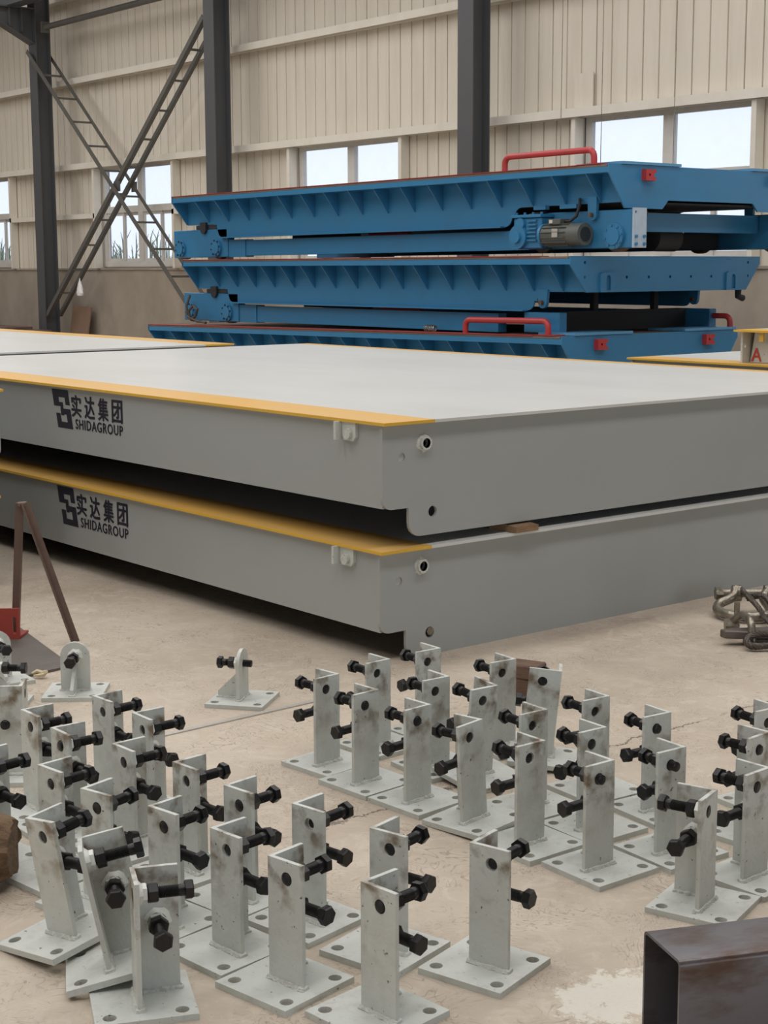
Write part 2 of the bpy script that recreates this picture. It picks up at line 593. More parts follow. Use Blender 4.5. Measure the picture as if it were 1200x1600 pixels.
for i, (a, b) in enumerate(WINS[:4]):
    a, b = a+.03, b-.01
    w = b-a
    z0, z1 = DADO+.06, HEAD+.01
    root = thing('window_%d' % (i+1), None, None, (a, WY+.02, 0))
    tag(root, kind='structure')
    t = .10
    mid, tz = w/2, z0+(z1-z0)*.56
    # outer frame as one ring, then the bars
    MB().plate([(0, z0), (w, z0), (w, z1), (0, z1)], (0, 0, 0), X3, Z3, (0, .07, 0),
               [[(t, z0+t), (w-t, z0+t), (w-t, z1-t), (t, z1-t)]]).out('window_frame', M['frame'], root, smooth=False)
    MB().box((mid-.08, -.005, z0+t), (mid+.08, .075, z1-t)).out('mullion', M['frame'], root, smooth=False)
    for s, (u0, u1) in enumerate(((t, mid-.08), (mid+.08, w-t))):
        MB().box((u0, -.002, tz-.06), (u1, .07, tz+.06)).out('transom', M['frame'], root, smooth=False)
        MB().box((u0, .03, tz+.06), (u1, .036, z1-t)).out('pane', M['glass'], root, smooth=False)
        um = (u0+u1)/2
        for q, (a0, a1, yy) in enumerate(((u0, um+.04, .02), (um-.0, u1, .045))):
            sf = MB().plate([(a0, z0+t), (a1, z0+t), (a1, tz-.06), (a0, tz-.06)], (0, yy, 0), X3, Z3, (0, .02, 0),
                            [[(a0+.055, z0+t+.055), (a1-.055, z0+t+.055), (a1-.055, tz-.115), (a0+.055, tz-.115)]]
                            ).out('sash', M['frame'], root, smooth=False)
            MB().box((a0+.055, yy+.007, z0+t+.055), (a1-.055, yy+.012, tz-.115)).out('pane', M['glass'], sf, smooth=False)

# outside the windows
tag(MB().box((-70, 15.12, -.4), (30, 60, -.1)).out('ground', M['yard']), kind='structure')
tag(MB().box((-60, 20.0, -.1), (20, 20.25, 1.35)).out('yard_wall', M['yard_wall']), 'low pale wall outside beyond the windows', 'wall', kind='structure')


def reeds(x, y, n, h, label):
    mb = MB()
    rnd = random.Random(int(abs(x*100)))
    for _ in range(n):
        bx, by = x+rnd.uniform(-.7, .7), y+rnd.uniform(-.3, .3)
        hh = h*rnd.uniform(.6, 1)
        dx, dy = rnd.uniform(-.35, .35), rnd.uniform(-.2, .2)
        pts = [(bx, by, -.1), (bx+dx*.15, by+dy*.2, hh*.5), (bx+dx*.5, by+dy*.5, hh*.85), (bx+dx, by+dy, hh*.92)]
        mb.tube(pts, [.014, .018, .012, .003], 4)
    o = mb.out('reeds', M['leaf'])
    tag(o, label, 'plants', kind='stuff')


reeds(-28.3, 16.6, 70, 2.5, 'green reeds outside the lower panes of the braced bay window')
reeds(-29.9, 16.9, 50, 2.3, 'green reeds outside at the left sash of the braced bay window')
reeds(-35.2, 16.6, 70, 2.4, 'green reeds outside the window at the photo edge')

# ---------------------------------------------------------------- columns
CY0, CY1 = 14.17, 14.48
column_labels = {-28.22: 'dark grey steel column carrying the crane bracket, left of the cross brace',
                 -22.02: 'dark grey steel column at the upper end of the cross brace',
                 -15.82: 'dark grey steel column behind the red handle of the top blue cart',
                 -9.6: 'dark grey steel column beyond the photo edge'}
for cx, lab in list(column_labels.items())[:3]:
    c = thing('steel_column', lab, 'column', (cx, (CY0+CY1)/2, 0))
    tag(c, kind='thing')
    d = (CY1-CY0)/2
    MB().box((-.15, -d, 0), (.15, -d+.016, 8.9)).out('front_flange', M['column'], c, smooth=False)
    MB().box((-.15, d-.016, 0), (.15, d, 8.9)).out('rear_flange', M['column'], c, smooth=False)
    MB().box((-.006, -d+.016, 0), (.006, d-.016, 8.9)).out('column_web', M['column'], c, smooth=False)
    MB().box((-.2, -d-.05, 0), (.2, d+.02, .02)).out('base_plate', M['column'], c, smooth=False)

# crane bracket on the left column
c = thing('crane_bracket', 'dark steel crane bracket sticking out from the left column top', 'bracket', (-28.22, CY0, 5.75))
MB().plate([(0, 0), (-.75, .38), (-.75, .62), (0, .62)], (-.012, 0, 0), Y3, Z3, (.024, 0, 0)).out('bracket_web', M['column'], c, smooth=False)
MB().box((-.14, -.78, .62), (.14, 0, .64)).out('top_flange', M['column'], c, smooth=False)
MB().plate([(0, 0), (-.76, .385), (-.76, .40), (0, .015)], (-.13, 0, -.02), Y3, Z3, (.26, 0, 0)).out('lower_flange', M['column'], c, smooth=False)
for sy in (-.25, -.5):
    MB().box((-.13, sy-.006, .1-sy*.35), (-.013, sy+.006, .62)).out('stiffener', M['column'], c, smooth=False)
    MB().box((.013, sy-.006, .1-sy*.35), (.13, sy+.006, .62)).out('stiffener', M['column'], c, smooth=False)
c = thing('crane_beam', 'dark steel crane runway beam over the left column bracket', 'beam', (-26, 13.75, 6.39))
MB().box((-14, -.15, 0), (14, .15, .016)).out('lower_flange', M['column'], c, smooth=False)
MB().box((-14, -.006, .016), (14, .006, .48)).out('beam_web', M['column'], c, smooth=False)
MB().box((-14, -.15, .48), (14, .15, .496)).out('top_flange', M['column'], c, smooth=False)
c = thing('crane_rail', 'pale crane rail on the dark runway beam', 'rail', (-26, 13.75, 6.886))
MB().plate([(-.05, 0), (.05, 0), (.05, .012), (.012, .025), (.012, .06), (.03, .07), (.03, .1), (-.03, .1), (-.03, .07), (-.012, .06), (-.012, .025), (-.05, .012)],
           (-14, 0, 0), Y3, Z3, (28, 0, 0)).out('rail_bar', M['girt'], c, smooth=False)
c = thing('tie_tube', 'dark round tie tube running between the columns under the crane beam', 'tube', (-25, CY0+.1, 6.02))
MB().cyl((-2.87, 0, 0), (2.85, 0, 0), .055, 14).out('tube_barrel', M['brace'], c)
for sx in (-2.88, 2.83):
    MB().box((sx, -.08, -.1), (sx+.04, .08, .1)).out('end_plate', M['brace'], c, smooth=False)


def angle_bar(mb, p, q, w, t, up_v):
    """L-section bar between two points."""
    p, q = Vector(p), Vector(q)
    d = q-p
    n = d.normalized()
    v = (Vector(up_v)-n*Vector(up_v).dot(n)).normalized()
    u = v.cross(n)
    mb.plate([(0, 0), (w, 0), (w, t), (t, t), (t, w), (0, w)], p, u, v, d)


def ladder_brace(lab, xa, za, xb, zb, yoff, sep):
    g = thing('ladder_brace', lab, 'brace', (xa, CY0+yoff, za))
    L = Vector((xb-xa, 0, zb-za))
    for yy in (.0, sep):
        mb = MB()
        angle_bar(mb, (0, yy, 0), (L.x, yy, L.z), .085 if yy == 0 else .07, .012, (0, 0, 1))
        mb.out('chord', M['brace'], g, smooth=False)
    n = 11
    for i in range(1, n):
        p = L*(i/n)
        MB().box((p.x-.02, .012, p.z+.0), (p.x+.02, sep, p.z+.035)).out('rung', M['brace'], g, smooth=False)
    return g


ladder_brace('dark ladder brace rising to the right, with the white bag', -28.06, .57, -22.19, 5.50, .02, .27)
ladder_brace('dark ladder brace falling to the right from the crane bracket', -28.32, 5.58, -22.2, .40, -.09, .45)
g = thing('gusset_plates', 'pair of dark joint plates where the ladder braces cross', 'plate', (-25.13, CY0, 2.95))
MB().box((-.1, -.003, -.09), (.1, .018, .09)).out('front_plate', M['brace'], g, smooth=False)
MB().box((-.1, .353, -.09), (.1, .359, .09)).out('rear_plate', M['brace'], g, smooth=False)

# thin wires hanging in front of the wall
for wx, lab in ((-14.42, 'thin wire hanging before the wall, left of the right window'), (-13.72, 'thin wire hanging across the left pane of the right window'),
                (-12.55, 'thin wire hanging across the right pane of the right window')):
    o = MB().cyl((wx, 14.55, 2.35), (wx+.03, 14.55, 8.9), .0045, 6).out('hanging_wire', M['galv'])
    tag(o, lab, 'wire', 'hanging wires')

# white bag hung on the brace
mb = MB()
mb.lathe([(.012, .34), (.02, .3), (.05, .24), (.085, .14), (.10, .06), (.085, .01), (.03, 0)], 14)
for v in mb.bm.verts:
    v.co.x *= 1.0+.18*math.sin(v.co.z*40+v.co.y*30)
    v.co.y *= .6
bag = mb.out('plastic_bag', M['bag'])
bag.location = (-26.93, 14.33, .98)
tag(bag, 'small white plastic bag hanging from the ladder brace', 'bag')

# things at the foot of the wall
b = MB().box((-.36, -.012, 0), (.36, .012, .62)).out('board', M['board'])
b.location, b.rotation_euler = (-27.6, 14.62, .16), (-.16, .05, 0)
tag(b, 'brown board leaning on the wall behind the ladder brace foot', 'board')
for i, (x0, x1, y0, y1, z, lab) in enumerate([
        (-30.6, -27.3, 13.15, 14.1, .0, 'rusty steel plate at the wall foot, lowest of its pile'),
        (-30.2, -27.25, 13.2, 14.05, .16, 'rusty steel plate at the wall foot, second of its pile'),
        (-29.6, -27.5, 13.12, 14.0, .26, 'rusty steel plate at the wall foot, third of its pile'),
        (-30.4, -28.2, 13.2, 13.95, .33, 'rusty steel plate at the wall foot, top of its pile')]):
    h = (.16, .1, .07, .05)[i]
    o = MB().box((x0, y0, z), (x1, y1, z+h)).out('rusty_plate', M['rust'], smooth=False, bevel=.004)
    tag(o, lab, 'plate', 'rusty plates at the wall foot')

# ================================================================ weighbridge deck sections


def text_mesh(s, name):
    cu = bpy.data.curves.new(name, 'FONT')
    cu.body = s
    cu.resolution_u = 3
    cu.space_character = 1.12 if len(s) > 1 else 1.0
    to = bpy.data.objects.new(name, cu)
    COL.objects.link(to)
    dg = bpy.context.evaluated_depsgraph_get()
    me = bpy.data.meshes.new_from_object(to.evaluated_get(dg))
    bpy.data.objects.remove(to)
    bpy.data.curves.remove(cu)
    return me


def fit_text(s, name, m, x0, x1, z0, z1, y, parent, embolden=0.0):
    """Flat lettering filling a box on a wall that faces -Y."""
    me = text_mesh(s, name)
    xs = [v.co.x for v in me.vertices]
    ys = [v.co.y for v in me.vertices]
    ax, bx, ay, by = min(xs), max(xs), min(ys), max(ys)
    base = [(x0+(v.co.x-ax)/(bx-ax)*(x1-x0), z0+(v.co.y-ay)/(by-ay)*(z1-z0)) for v in me.vertices]
    polys = [list(p.vertices) for p in me.polygons]
    V, Fs = [], []
    offs = [(0, 0)] if not embolden else [(-embolden, 0), (0, 0), (embolden, 0), (0, embolden*.6), (0, -embolden*.6)]
    for k, (dx, dz) in enumerate(offs):
        n0 = len(V)
        V += [(px+dx, y-k*.0001, pz+dz) for px, pz in base]
        Fs += [[n0+i for i in p] for p in polys]
    m2 = bpy.data.meshes.new(name)
    m2.from_pydata(V, [], Fs)
    m2.materials.append(m)
    bpy.data.meshes.remove(me)
    return link(name, m2, parent)


def end_outline(y0, y1, zb, zt, web_b):
    """End plate outline in (y, z): stepped, rounded lower corners on both sides."""
    L_ = [(y0, zt)] + arc(y0+.045, web_b+.045, .045, 180, 270, 5) + [(y0+.13, web_b), (y0+.13, web_b-.012)]
    L_ += arc(y0+.13+.055, zb+.055, .055, 180, 270, 5)
    R_ = [(y0+y1-p, q) for p, q in reversed(L_)]
    return L_ + R_


def deck(name, label, x0, x1, y0, y1, zb, zt, with_logo=True, group=None, detail=True, far=.25):
    g = thing(name, label, 'weighbridge section', ((x0+x1)/2, (y0+y1)/2, zb), group=group)
    off = g.location.copy()
    tp = .012
    ov = .028
    px0, px1, py0, py1 = x0-ov, x1+ov, y0-.012, y1+.012
    zu = zt-tp
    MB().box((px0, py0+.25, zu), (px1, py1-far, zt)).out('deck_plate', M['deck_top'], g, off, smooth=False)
    for a, b in ((py0, py0+.25), (py1-far, py1)):
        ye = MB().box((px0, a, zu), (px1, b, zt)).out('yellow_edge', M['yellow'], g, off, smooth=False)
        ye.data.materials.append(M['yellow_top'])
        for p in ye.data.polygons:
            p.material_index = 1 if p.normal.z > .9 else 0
    web_b = zb+.115
    for yy in (y0+.012, y1-.024):
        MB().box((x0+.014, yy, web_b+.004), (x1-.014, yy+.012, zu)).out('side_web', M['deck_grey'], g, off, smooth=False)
    MB().box((x0+.014, y0+.024, web_b+.004), (x1-.014, y1-.024, web_b+.014)).out('bottom_plate', M['dark'], g, off, smooth=False)
    hs = [circle(y0+.205, zb+.36, .020, 12), circle(y0+.095, zb+.312, .017, 12), circle(y0+.25, zb+.09, .022, 12),
          circle(y1-.205, zb+.36, .020, 12), circle(y1-.25, zb+.09, .022, 12)]
    for xe in (x0, x1-.014):
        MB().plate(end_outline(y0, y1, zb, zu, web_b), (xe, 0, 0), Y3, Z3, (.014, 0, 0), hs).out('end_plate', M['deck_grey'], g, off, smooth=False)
    # inner cross plate so that the bolt holes look into the dark box
    MB().box((x1-.30, y0+.03, web_b+.02), (x1-.29, y1-.03, zu)).out('diaphragm', M['deck_grey'], g, off, smooth=False)
    if detail:
        MB().cyl((x1-.018, y0+.095, zb+.312), (x1-.008, y0+.095, zb+.312), .0168, 14).out('hole_plug', M['weld'], g, off)
        if zb < .1:
            MB().cyl((x1-.02, y0+.25, zb+.095), (x1+.004, y0+.25, zb+.095), .017, 6).out('stopper_bolt', M['galv'], g, off)
        # threaded boss with its weld ring on the end plate
        mb = MB()
        prof = [(.020, 0), (.036, 0), (.032, .006), (.027, .007), (.027, .018), (.019, .018)]
        n = 18
        rings = []
        for k, (r, h) in enumerate(prof):
            rings.append([mb.bm.verts.new((x1+h, y0+.205+(r+(random.uniform(-.005, .005) if k == 1 else 0))*math.cos(2*PI*j/n),
                                           zb+.36+(r+(random.uniform(-.005, .006) if k == 1 else 0))*math.sin(2*PI*j/n))) for j in range(n)])
        for A, B in zip(rings, rings[1:]):
            for j in range(n):
                mb.bm.faces.new((A[j-1], A[j], B[j], B[j-1]))
        mb.out('threaded_boss', M['weld'], g, off)
        # lifting lug under the plate edge: cheek plates and a short round pin
        lx = x1-.16
        lug = MB().plate([(0, 0), (0, -.055), (.012, -.072), (.07, -.072), (.085, -.055), (.085, 0)], (lx-.085, y0-.002, zu), X3, Z3, (0, .014, 0)
                         ).out('lifting_lug', M['bracket_plain'], g, off, smooth=False)
        MB().box((lx-.10, y0-.032, zu-.07), (lx-.086, y0+.012, zu)).out('lug_cheek', M['bracket_plain'], lug, off, smooth=False)
        MB().cyl((lx-.04, y0-.016, zu-.045), (lx-.04, y0+.0, zu-.045), .021, 16).out('lug_pin', M['weld'], lug, off)
    if with_logo:
        lz = zt-.026
        LX = 0 if zb > .1 else .05
        yl = y0+.0105
        X0 = -7.205+LX
        emb = tag(thing('emblem', None, None), 'dark blue interlocking square emblem')
        emb.parent = g
        # emblem as a flat mesh: rectangles in a unit square, slightly slanted
        rects = [(0, 0, 1, .20), (0, .2, .35, .44), (.74, .2, 1, .39), (.35, .33, .58, .44), (.40, .44, .56, .5),
                 (.38, .49, 1, .64), (.72, .64, 1, 1), (.07, .62, .34, 1), (.34, .84, .72, 1), (.38, .64, .56, .67)]
        V, Fs = [], []
        for u0, v0, u1, v1 in rects:
            n0 = len(V)
            for u, v in ((u0, v1), (u1, v1), (u1, v0), (u0, v0)):
                V.append((X0+u*.17+v*.045-off.x, yl-off.y, lz-v*.192-off.z))
            Fs.append([n0, n0+1, n0+2, n0+3])
        me = bpy.data.meshes.new('emblem')
        me.from_pydata(V, [], Fs)
        me.materials.append(M['ink'])
        bpy.data.objects.remove(emb)
        emb = link('emblem', me, g)
        emb['label'] = 'dark interlocking square emblem'
        cx = [-6.998+LX, -6.862+LX, -6.727+LX, -6.592+LX]
        for ch, xx in zip('\u5b9e\u8fbe\u96c6\u56e2', cx):
            o = fit_text(ch, 'character', M['ink'], xx-off.x, xx+.096-off.x, lz-.127-off.z, lz-.020-off.z, yl-off.y, g, .0042)
        fit_text('SHIDAGROUP', 'lettering', M['ink'], -6.962+LX-off.x, -6.494+LX-off.x, lz-.186-off.z, lz-.138-off.z, yl-off.y, g, .0022)
    return g


AX1, AY0, AY1 = -4.525, 3.645, 7.10
deck('weighbridge_section', 'upper grey weighbridge section with yellow edges and lettered side', -9.70, AX1, AY0, AY1, .477, .927, group='weighbridge sections', far=.11)
deck('weighbridge_section', 'lower grey weighbridge section on the floor, with lettered side', -9.70, AX1, AY0-.015, AY1, .0, .44, group='weighbridge sections')
deck('weighbridge_section', 'upper weighbridge section at the back left with one yellow corner', -15.7, -9.80, 3.7, 6.45, .495, .945, False, group='weighbridge sections', detail=False)
deck('weighbridge_section', 'lower weighbridge section under the back left one', -15.7, -9.80, 3.7, 6.45, .0, .44, False, group='weighbridge sections', detail=False)
deck('weighbridge_section', 'upper weighbridge section at the left edge, yellow corner tip showing at lettering height', -12.6, -7.03, .6, 3.285, .477, .927, False, group='weighbridge sections', detail=False)
deck('weighbridge_section', 'lower weighbridge section at the left edge, only its yellow corner showing', -12.6, -6.85, .6, 3.165, .0, .44, False, group='weighbridge sections', detail=False)
deck('weighbridge_section', 'upper weighbridge section behind the lettered ones, carrying the part marked A', -6.92, -1.2, 7.66, 10.6, .465, .915, False, group='weighbridge sections', detail=False)
deck('weighbridge_section', 'lower weighbridge section behind the lettered ones', -6.92, -1.2, 7.66, 10.6, .0, .44, False, group='weighbridge sections', detail=False)

# timbers between the stacked sections
for x0, y0, L_, lab in ((-4.64, 4.30, .125, 'small wooden wedge between the two lettered weighbridge sections'),):
    g = MB().plate([(0, 0), (.16, .0), (.16, .024), (0, .034)], (x0, y0, .441), X3, Z3, (0, L_, 0)).out('wooden_wedge', M['timber'], smooth=False)
    tag(g, lab, 'wedge')
for xs, ys, zz, hh, lab in (((-5.3, -5.2), (4.7, 6.8), .44, .037, 'timber bearer near the lettered end, between the two sections'),
                            ((-9.2, -9.1), (4.0, 6.8), .44, .037, 'timber bearer at the far end, between the two sections'),
                            ((-10.3, -10.2), (4.0, 6.2), .44, .055, 'timber bearer under the near end of the back left section'),
                            ((-15.2, -15.1), (4.0, 6.2), .44, .055, 'timber bearer under the far end of the back left section'),
                            ((-7.6, -7.5), (.9, 2.9), .44, .037, 'timber bearer between the sections at the left edge, near end'),
                            ((-12.2, -12.1), (.9, 2.9), .44, .037, 'timber bearer between the sections at the left edge, far end'),
                            ((-6.5, -6.4), (8.0, 10.3), .44, .025, 'timber bearer under the section carrying the marked part, left end'),
                            ((-1.7, -1.6), (8.0, 10.3), .44, .025, 'timber bearer under the section carrying the marked part, right end')):
    o = MB().box((xs[0], ys[0], zz), (xs[1], ys[1], zz+hh)).out('timber_bearer', M['old_timber'], smooth=False)
    tag(o, lab, 'timber', 'timber bearers')

# short ramp section with the red letter A
g = thing('ramp_section', 'short grey ramp section with yellow top and red letter A', 'ramp', (-4.8, 8.5, .915))
off = g.location.copy()
MB().plate([(-6.07, .917), (-3.5, .917), (-3.5, 1.105), (-6.04, 1.105)], (0, 7.80, 0), X3, Z3, (0, .012, 0)).out('side_web', M['bracket_plain'], g, off, smooth=False)
MB().plate([(-6.07, .917), (-3.5, .917), (-3.5, 1.105), (-6.04, 1.105)], (0, 9.3, 0), X3, Z3, (0, .012, 0)).out('side_web', M['bracket_plain'], g, off, smooth=False)
hs = [circle(7.76, 1.02, .012, 8)]
MB().plate([(7.735, .917), (9.36, .917), (9.36, 1.105), (7.735, 1.105)], (-6.095, 0, 0), Y3, Z3, (.014, 0, 0), hs).out('end_plate', M['bracket_plain'], g, off, smooth=False)
MB().box((-6.12, 7.69, 1.105), (-3.4, 7.90, 1.117)).out('yellow_edge', M['yellow'], g, off, smooth=False)
MB().box((-6.12, 7.90, 1.105), (-3.4, 9.38, 1.117)).out('deck_plate', M['deck_top'], g, off, smooth=False)
MB().box((-5.94, 7.71, 1.05), (-5.91, 7.722, 1.105)).out('edge_tab', M['yellow'], g, off, smooth=False)
fit_text('A', 'letter', M['red_ink'], -6.06-off.x, -5.985-off.x, .925-off.z, 1.005-off.z, 7.797-off.y, g, .002)

# ================================================================ blue transfer carts


def cart(label, x0, x1, y0, y1, zt, tilt, kind):
    g = thing('transfer_cart', label, 'cart', ((x0+x1)/2, (y0+y1)/2, zt-.70), (0, tilt, 0), group='stacked blue transfer carts')
    off = g.location.copy()
    B = M['blue']
    yi0, yi1 = y0+.2, y1-.2
    zc = zt-.01
    MB().box((x0, y0+.006, zt-.022), (x1-.03, y1-.006, zt-.004)).out('deck_plate', M['dusty_deck'], g, off, smooth=False)
    for a, b in ((y0-.004, y0+.10), (y1-.10, y1+.004)):
        MB().box((x0-.004, a, zt-.003), (x1-.35, b, zt+.002)).out('red_border', M['red'], g, off, smooth=False)
    # edge channels along both long sides
    for yy, s in ((y0, 1), (y1, -1)):
        MB().plate([(0, -.07), (.2*s, -.07), (.2*s, -.06), (.012*s, -.06), (.012*s, -.024), (0, -.024)], (x0, yy, zt), Y3, Z3, (x1-x0-.014, 0, 0)
                   ).out('edge_channel', B, g, off, smooth=False)
    # side webs with raised, curved ends above the bogies
    e = .62 if kind != 'low' else .62
    eR = x1-1.28 if kind == 'motor' else x1-.58
    out = [(x0+.012, zt-.07), (x0+.012, zt-.315)]
    out += [(x0+e-.08, zt-.315)] + arc(x0+e-.08, zt-.395, .08, 90, 0, 4) + arc(x0+e+.08, zt-.375, .08, 180, 270, 4)[0:]
    out += arc(eR-.12, zt-.375, .085, 270, 360, 4) + arc(eR+.08, zt-.385, .085, 180, 90, 4)
    out += [(x1-.016, zt-.295), (x1-.016, zt-.07)]
    for yy in (yi0, yi1-.012):
        MB().plate(out, (0, yy, 0), X3, Z3, (0, .012, 0)).out('side_web', B, g, off, smooth=False)
    # lower lip of the web
    MB().box((x0+e+.09, yi0-.05, zt-.467), (eR-.13, yi0+.012, zt-.455)).out('web_lip', B, g, off, smooth=False)
    # triangular gussets
    n = 16
    for i in range(n):
        xx = x0+.45+(x1-.27-x0-.45)*i/(n-1)
        for s, yy in ((1, y0), (-1, y1)):
            if s == -1 and i % 4:
                continue
            MB().plate([(.012*s, -.07), (.2*s, -.07), (.2*s, -.295), (.185*s, -.285)], (xx, yy, zt), Y3, Z3, (.01, 0, 0)).out('gusset', B, g, off, smooth=False)
    # end plates: trapezoid, the motor end relieved in the middle
    if kind == 'plain':
        op = [(y0, zt-.002), (y0, zt-.07), (yi0-.01, zt-.30), (yi1+.01, zt-.30), (y1, zt-.07), (y1, zt-.002)]
        hs = [circle(y0+.17, zt-.055, .014, 8), circle(y0+.17, zt-.175, .014, 8), circle(y1-.17, zt-.175, .014, 8), circle(y1-.17, zt-.055, .014, 8)]
        hs += [circle(y0+.68+.276*k, zt-.177, .014, 8) for k in range(5)]
    else:
        op = [(y0, zt-.002), (y0, zt-.07), (yi0-.01, zt-.345), (y0+.64, zt-.345), (y0+.71, zt-.275), (y1-.71, zt-.275), (y1-.64, zt-.345), (yi1+.01, zt-.345), (y1, zt-.07), (y1, zt-.002)]
        hs = []
    MB().plate(op, (x1-.014, 0, 0), Y3, Z3, (.016, 0, 0), hs).out('end_plate', M['blue'], g, off, smooth=False)
    opl = [(y0, zt-.002), (y0, zt-.07), (yi0-.01, zt-.31), (yi1+.01, zt-.31), (y1, zt-.07), (y1, zt-.002)]
    MB().plate(opl, (x0-.004, 0, 0), Y3, Z3, (.016, 0, 0)).out('end_plate', M['blue'], g, off, smooth=False)
    # underside
    MB().box((x0+.02, yi0+.02, zt-.30), (x1-.03, yi1-.02, zt-.29)).out('belly_plate', M['dark'], g, off, smooth=False)
    zb = zt-.69
    # left bogie with two bearing hubs, on both sides
    for s, yy in ((0, yi0), (1, yi1-.1)):
        bg = MB().box((x0-.30, yy, zb+.02), (x0+.80, yy+.1, zb+.325)).out('bogie_frame', B, g, off, smooth=False, bevel=.006)
        ye = yy if s == 0 else yy+.1
        sg = -1 if s == 0 else 1
        for hx in (x0-.14, x0+.60):
            hub = MB().cyl((hx, ye, zb+.12), (hx, ye+sg*.025, zb+.12), .095, 20).out('bearing_hub', B, bg, off)
            if s == 0:
                MB().cyl((hx, ye-.025, zb+.12), (hx, ye-.034, zb+.12), .066, 18).out('hub_cap', B, bg, off)
                for k in range(8):
                    a = k*PI/4+.2
                    bx, bz = hx+.08*math.cos(a), zb+.12+.08*math.sin(a)
                    MB().cyl((bx, ye-.025, bz), (bx, ye-.034, bz), .011, 6).out('hub_bolt', M['dark'], bg, off)
            MB().cyl((hx, yy+.012, zb+.135), (hx, yy+.085, zb+.135), .134, 20).out('wheel', M['brown_steel'], g, off)
        MB().box((x0+.18, yy+.0, zb+.326), (x0+.60, yy+.09, zb+.37)).out('axle_stop', M['dark'], g, off, smooth=False)
    # rusty pin bracket above the bogie
    MB().plate(arc(0, 0, .055, 180, 360, 6)+[(.055, .07), (-.055, .07)], (x0+.36, yi0-.03, zb+.33), X3, Z3, (0, .025, 0)).out('pin_bracket', M['dark'], g, off)
    # lower longitudinal beams
    xr = x1-1.1
    for yy in (yi0+.03, yi1-.13):
        MB().box((x0+.80, yy-.012, zb+.02), (x0+1.12, yy+.1, zb+.205)).out('beam_end', M['blue'], g, off, smooth=False)
        MB().box((x0+1.12, yy, zb+.03), (xr, yy+.1, zb+.195)).out('lower_beam', B, g, off, smooth=False)
    if kind == 'motor':
        for s, yy in ((0, yi0), (1, yi1-.1)):
            bg = MB().box((x1-1.12, yy+.005, zb+.03), (x1+.10, yy+.1, zb+.335)).out('bogie_frame', B, g, off, smooth=False, bevel=.006)
            ye = yy+.005 if s == 0 else yy+.1
            sg = -1 if s == 0 else 1
            hx = x1-.11
            MB().cyl((hx, ye, zb+.125), (hx, ye+sg*.03, zb+.125), .105, 22).out('bearing_hub', B, bg, off)
            MB().cyl((hx, ye+sg*.03, zb+.125), (hx, ye+sg*.04, zb+.125), .072, 20).out('hub_cap', B, bg, off)
            for k in range(8):
                a = k*PI/4+.2
                bx, bz = hx+.088*math.cos(a), zb+.125+.088*math.sin(a)
                MB().cyl((bx, ye+sg*.03, bz), (bx, ye+sg*.038, bz), .011, 6).out('hub_bolt', B, bg, off)
            for hx in (x1-.11, x1-.95):
                MB().cyl((hx, yy+.015, zb+.135), (hx, yy+.09, zb+.135), .134, 20).out('wheel', M['brown_steel'], g, off)
            # drop link with pin
            MB().plate(arc(0, 0, .045, 180, 360, 6)+[(.05, .15), (-.05, .15)], (x1-.34, yy-.03, zb+.30), X3, Z3, (0, .03, 0)).out('drop_link', B, g, off)
            MB().cyl((x1-.34, yy-.06, zb+.30), (x1-.34, yy-.03, zb+.30), .018, 10).out('link_pin', M['brown_steel'], g, off)
        # pale bolted plate at the bogie end
        pl = MB().plate([(yi0-.03, zb+.03), (yi0+.125, zb+.03), (yi0+.125, zb+.345), (yi0-.03, zb+.345)], (x1+.102, 0, 0), Y3, Z3, (.012, 0, 0),
                        [circle(yi0, zb+.31, .014, 8)]).out('bolted_plate', M['pale_steel'], g, off, smooth=False)
        for uy in (yi0, yi0+.095):
            for uz in (zb+.06, zb+.12):
                MB().cyl((x1+.114, uy, uz), (x1+.128, uy, uz), .014, 6).out('plate_bolt', M['blue'], pl, off)
        # right hand bolted plate at the far bogie
        pl = MB().box((x1+.102, yi1-.13, zb+.03), (x1+.114, yi1+.03, zb+.345)).out('bolted_plate', M['blue_light'], g, off, smooth=False)
        # brown hinge pins
        for uy in (yi0+.16, yi1-.2):
            MB().cyl((x1-.05, uy, zb+.31), (x1-.05, uy+.14, zb+.31), .024, 12).out('hinge_pin', M['brown_steel'], g, off)
        MB().box((x1-.32, yi0+.12, zb+.17), (x1-.24, yi1-.12, zb+.325)).out('end_cross_beam', B, g, off, smooth=False)
        MB().box((x1-.75, yi0+.12, zb+.03), (x1-.68, yi1-.12, zb+.17)).out('cross_beam', M['dark'], g, off, smooth=False)
        MB().cyl((x1-.5, (y0+y1)/2-.2, zb+.13), (x1-.5, (y0+y1)/2+.1, zb+.13), .12, 18).out('drive_drum', M['dark'], g, off)
        # gearbox
        gy = yi0-.17
        gx = x1-1.05
        gb = MB().box((gx-.10, gy+.03, zb+.035), (gx+.235, gy+.17, zb+.295)).out('gearbox', B, g, off, smooth=False, bevel=.010)
        MB().cyl((gx-.02, gy-.005, zb+.135), (gx-.02, gy+.06, zb+.135), .100, 22).out('gear_cover', B, gb, off)
        MB().cyl((gx-.02, gy-.03, zb+.135), (gx-.02, gy-.005, zb+.135), .050, 16).out('shaft_cap', B, gb, off)
        MB().cyl((gx+.005, gy+.0, zb+.245), (gx+.005, gy+.06, zb+.245), .048, 16).out('idler_cover', B, gb, off)
        MB().box((gx-.115, gy+.01, zb+.295), (gx+.245, gy+.17, zb+.32)).out('gearbox_lid', B, gb, off, smooth=False, bevel=.004)
        for k in range(6):
            MB().box((gx+.085, gy+.01, zb+.10+k*.032), (gx+.19, gy+.03, zb+.113+k*.032)).out('cooling_rib', B, gb, off, smooth=False)
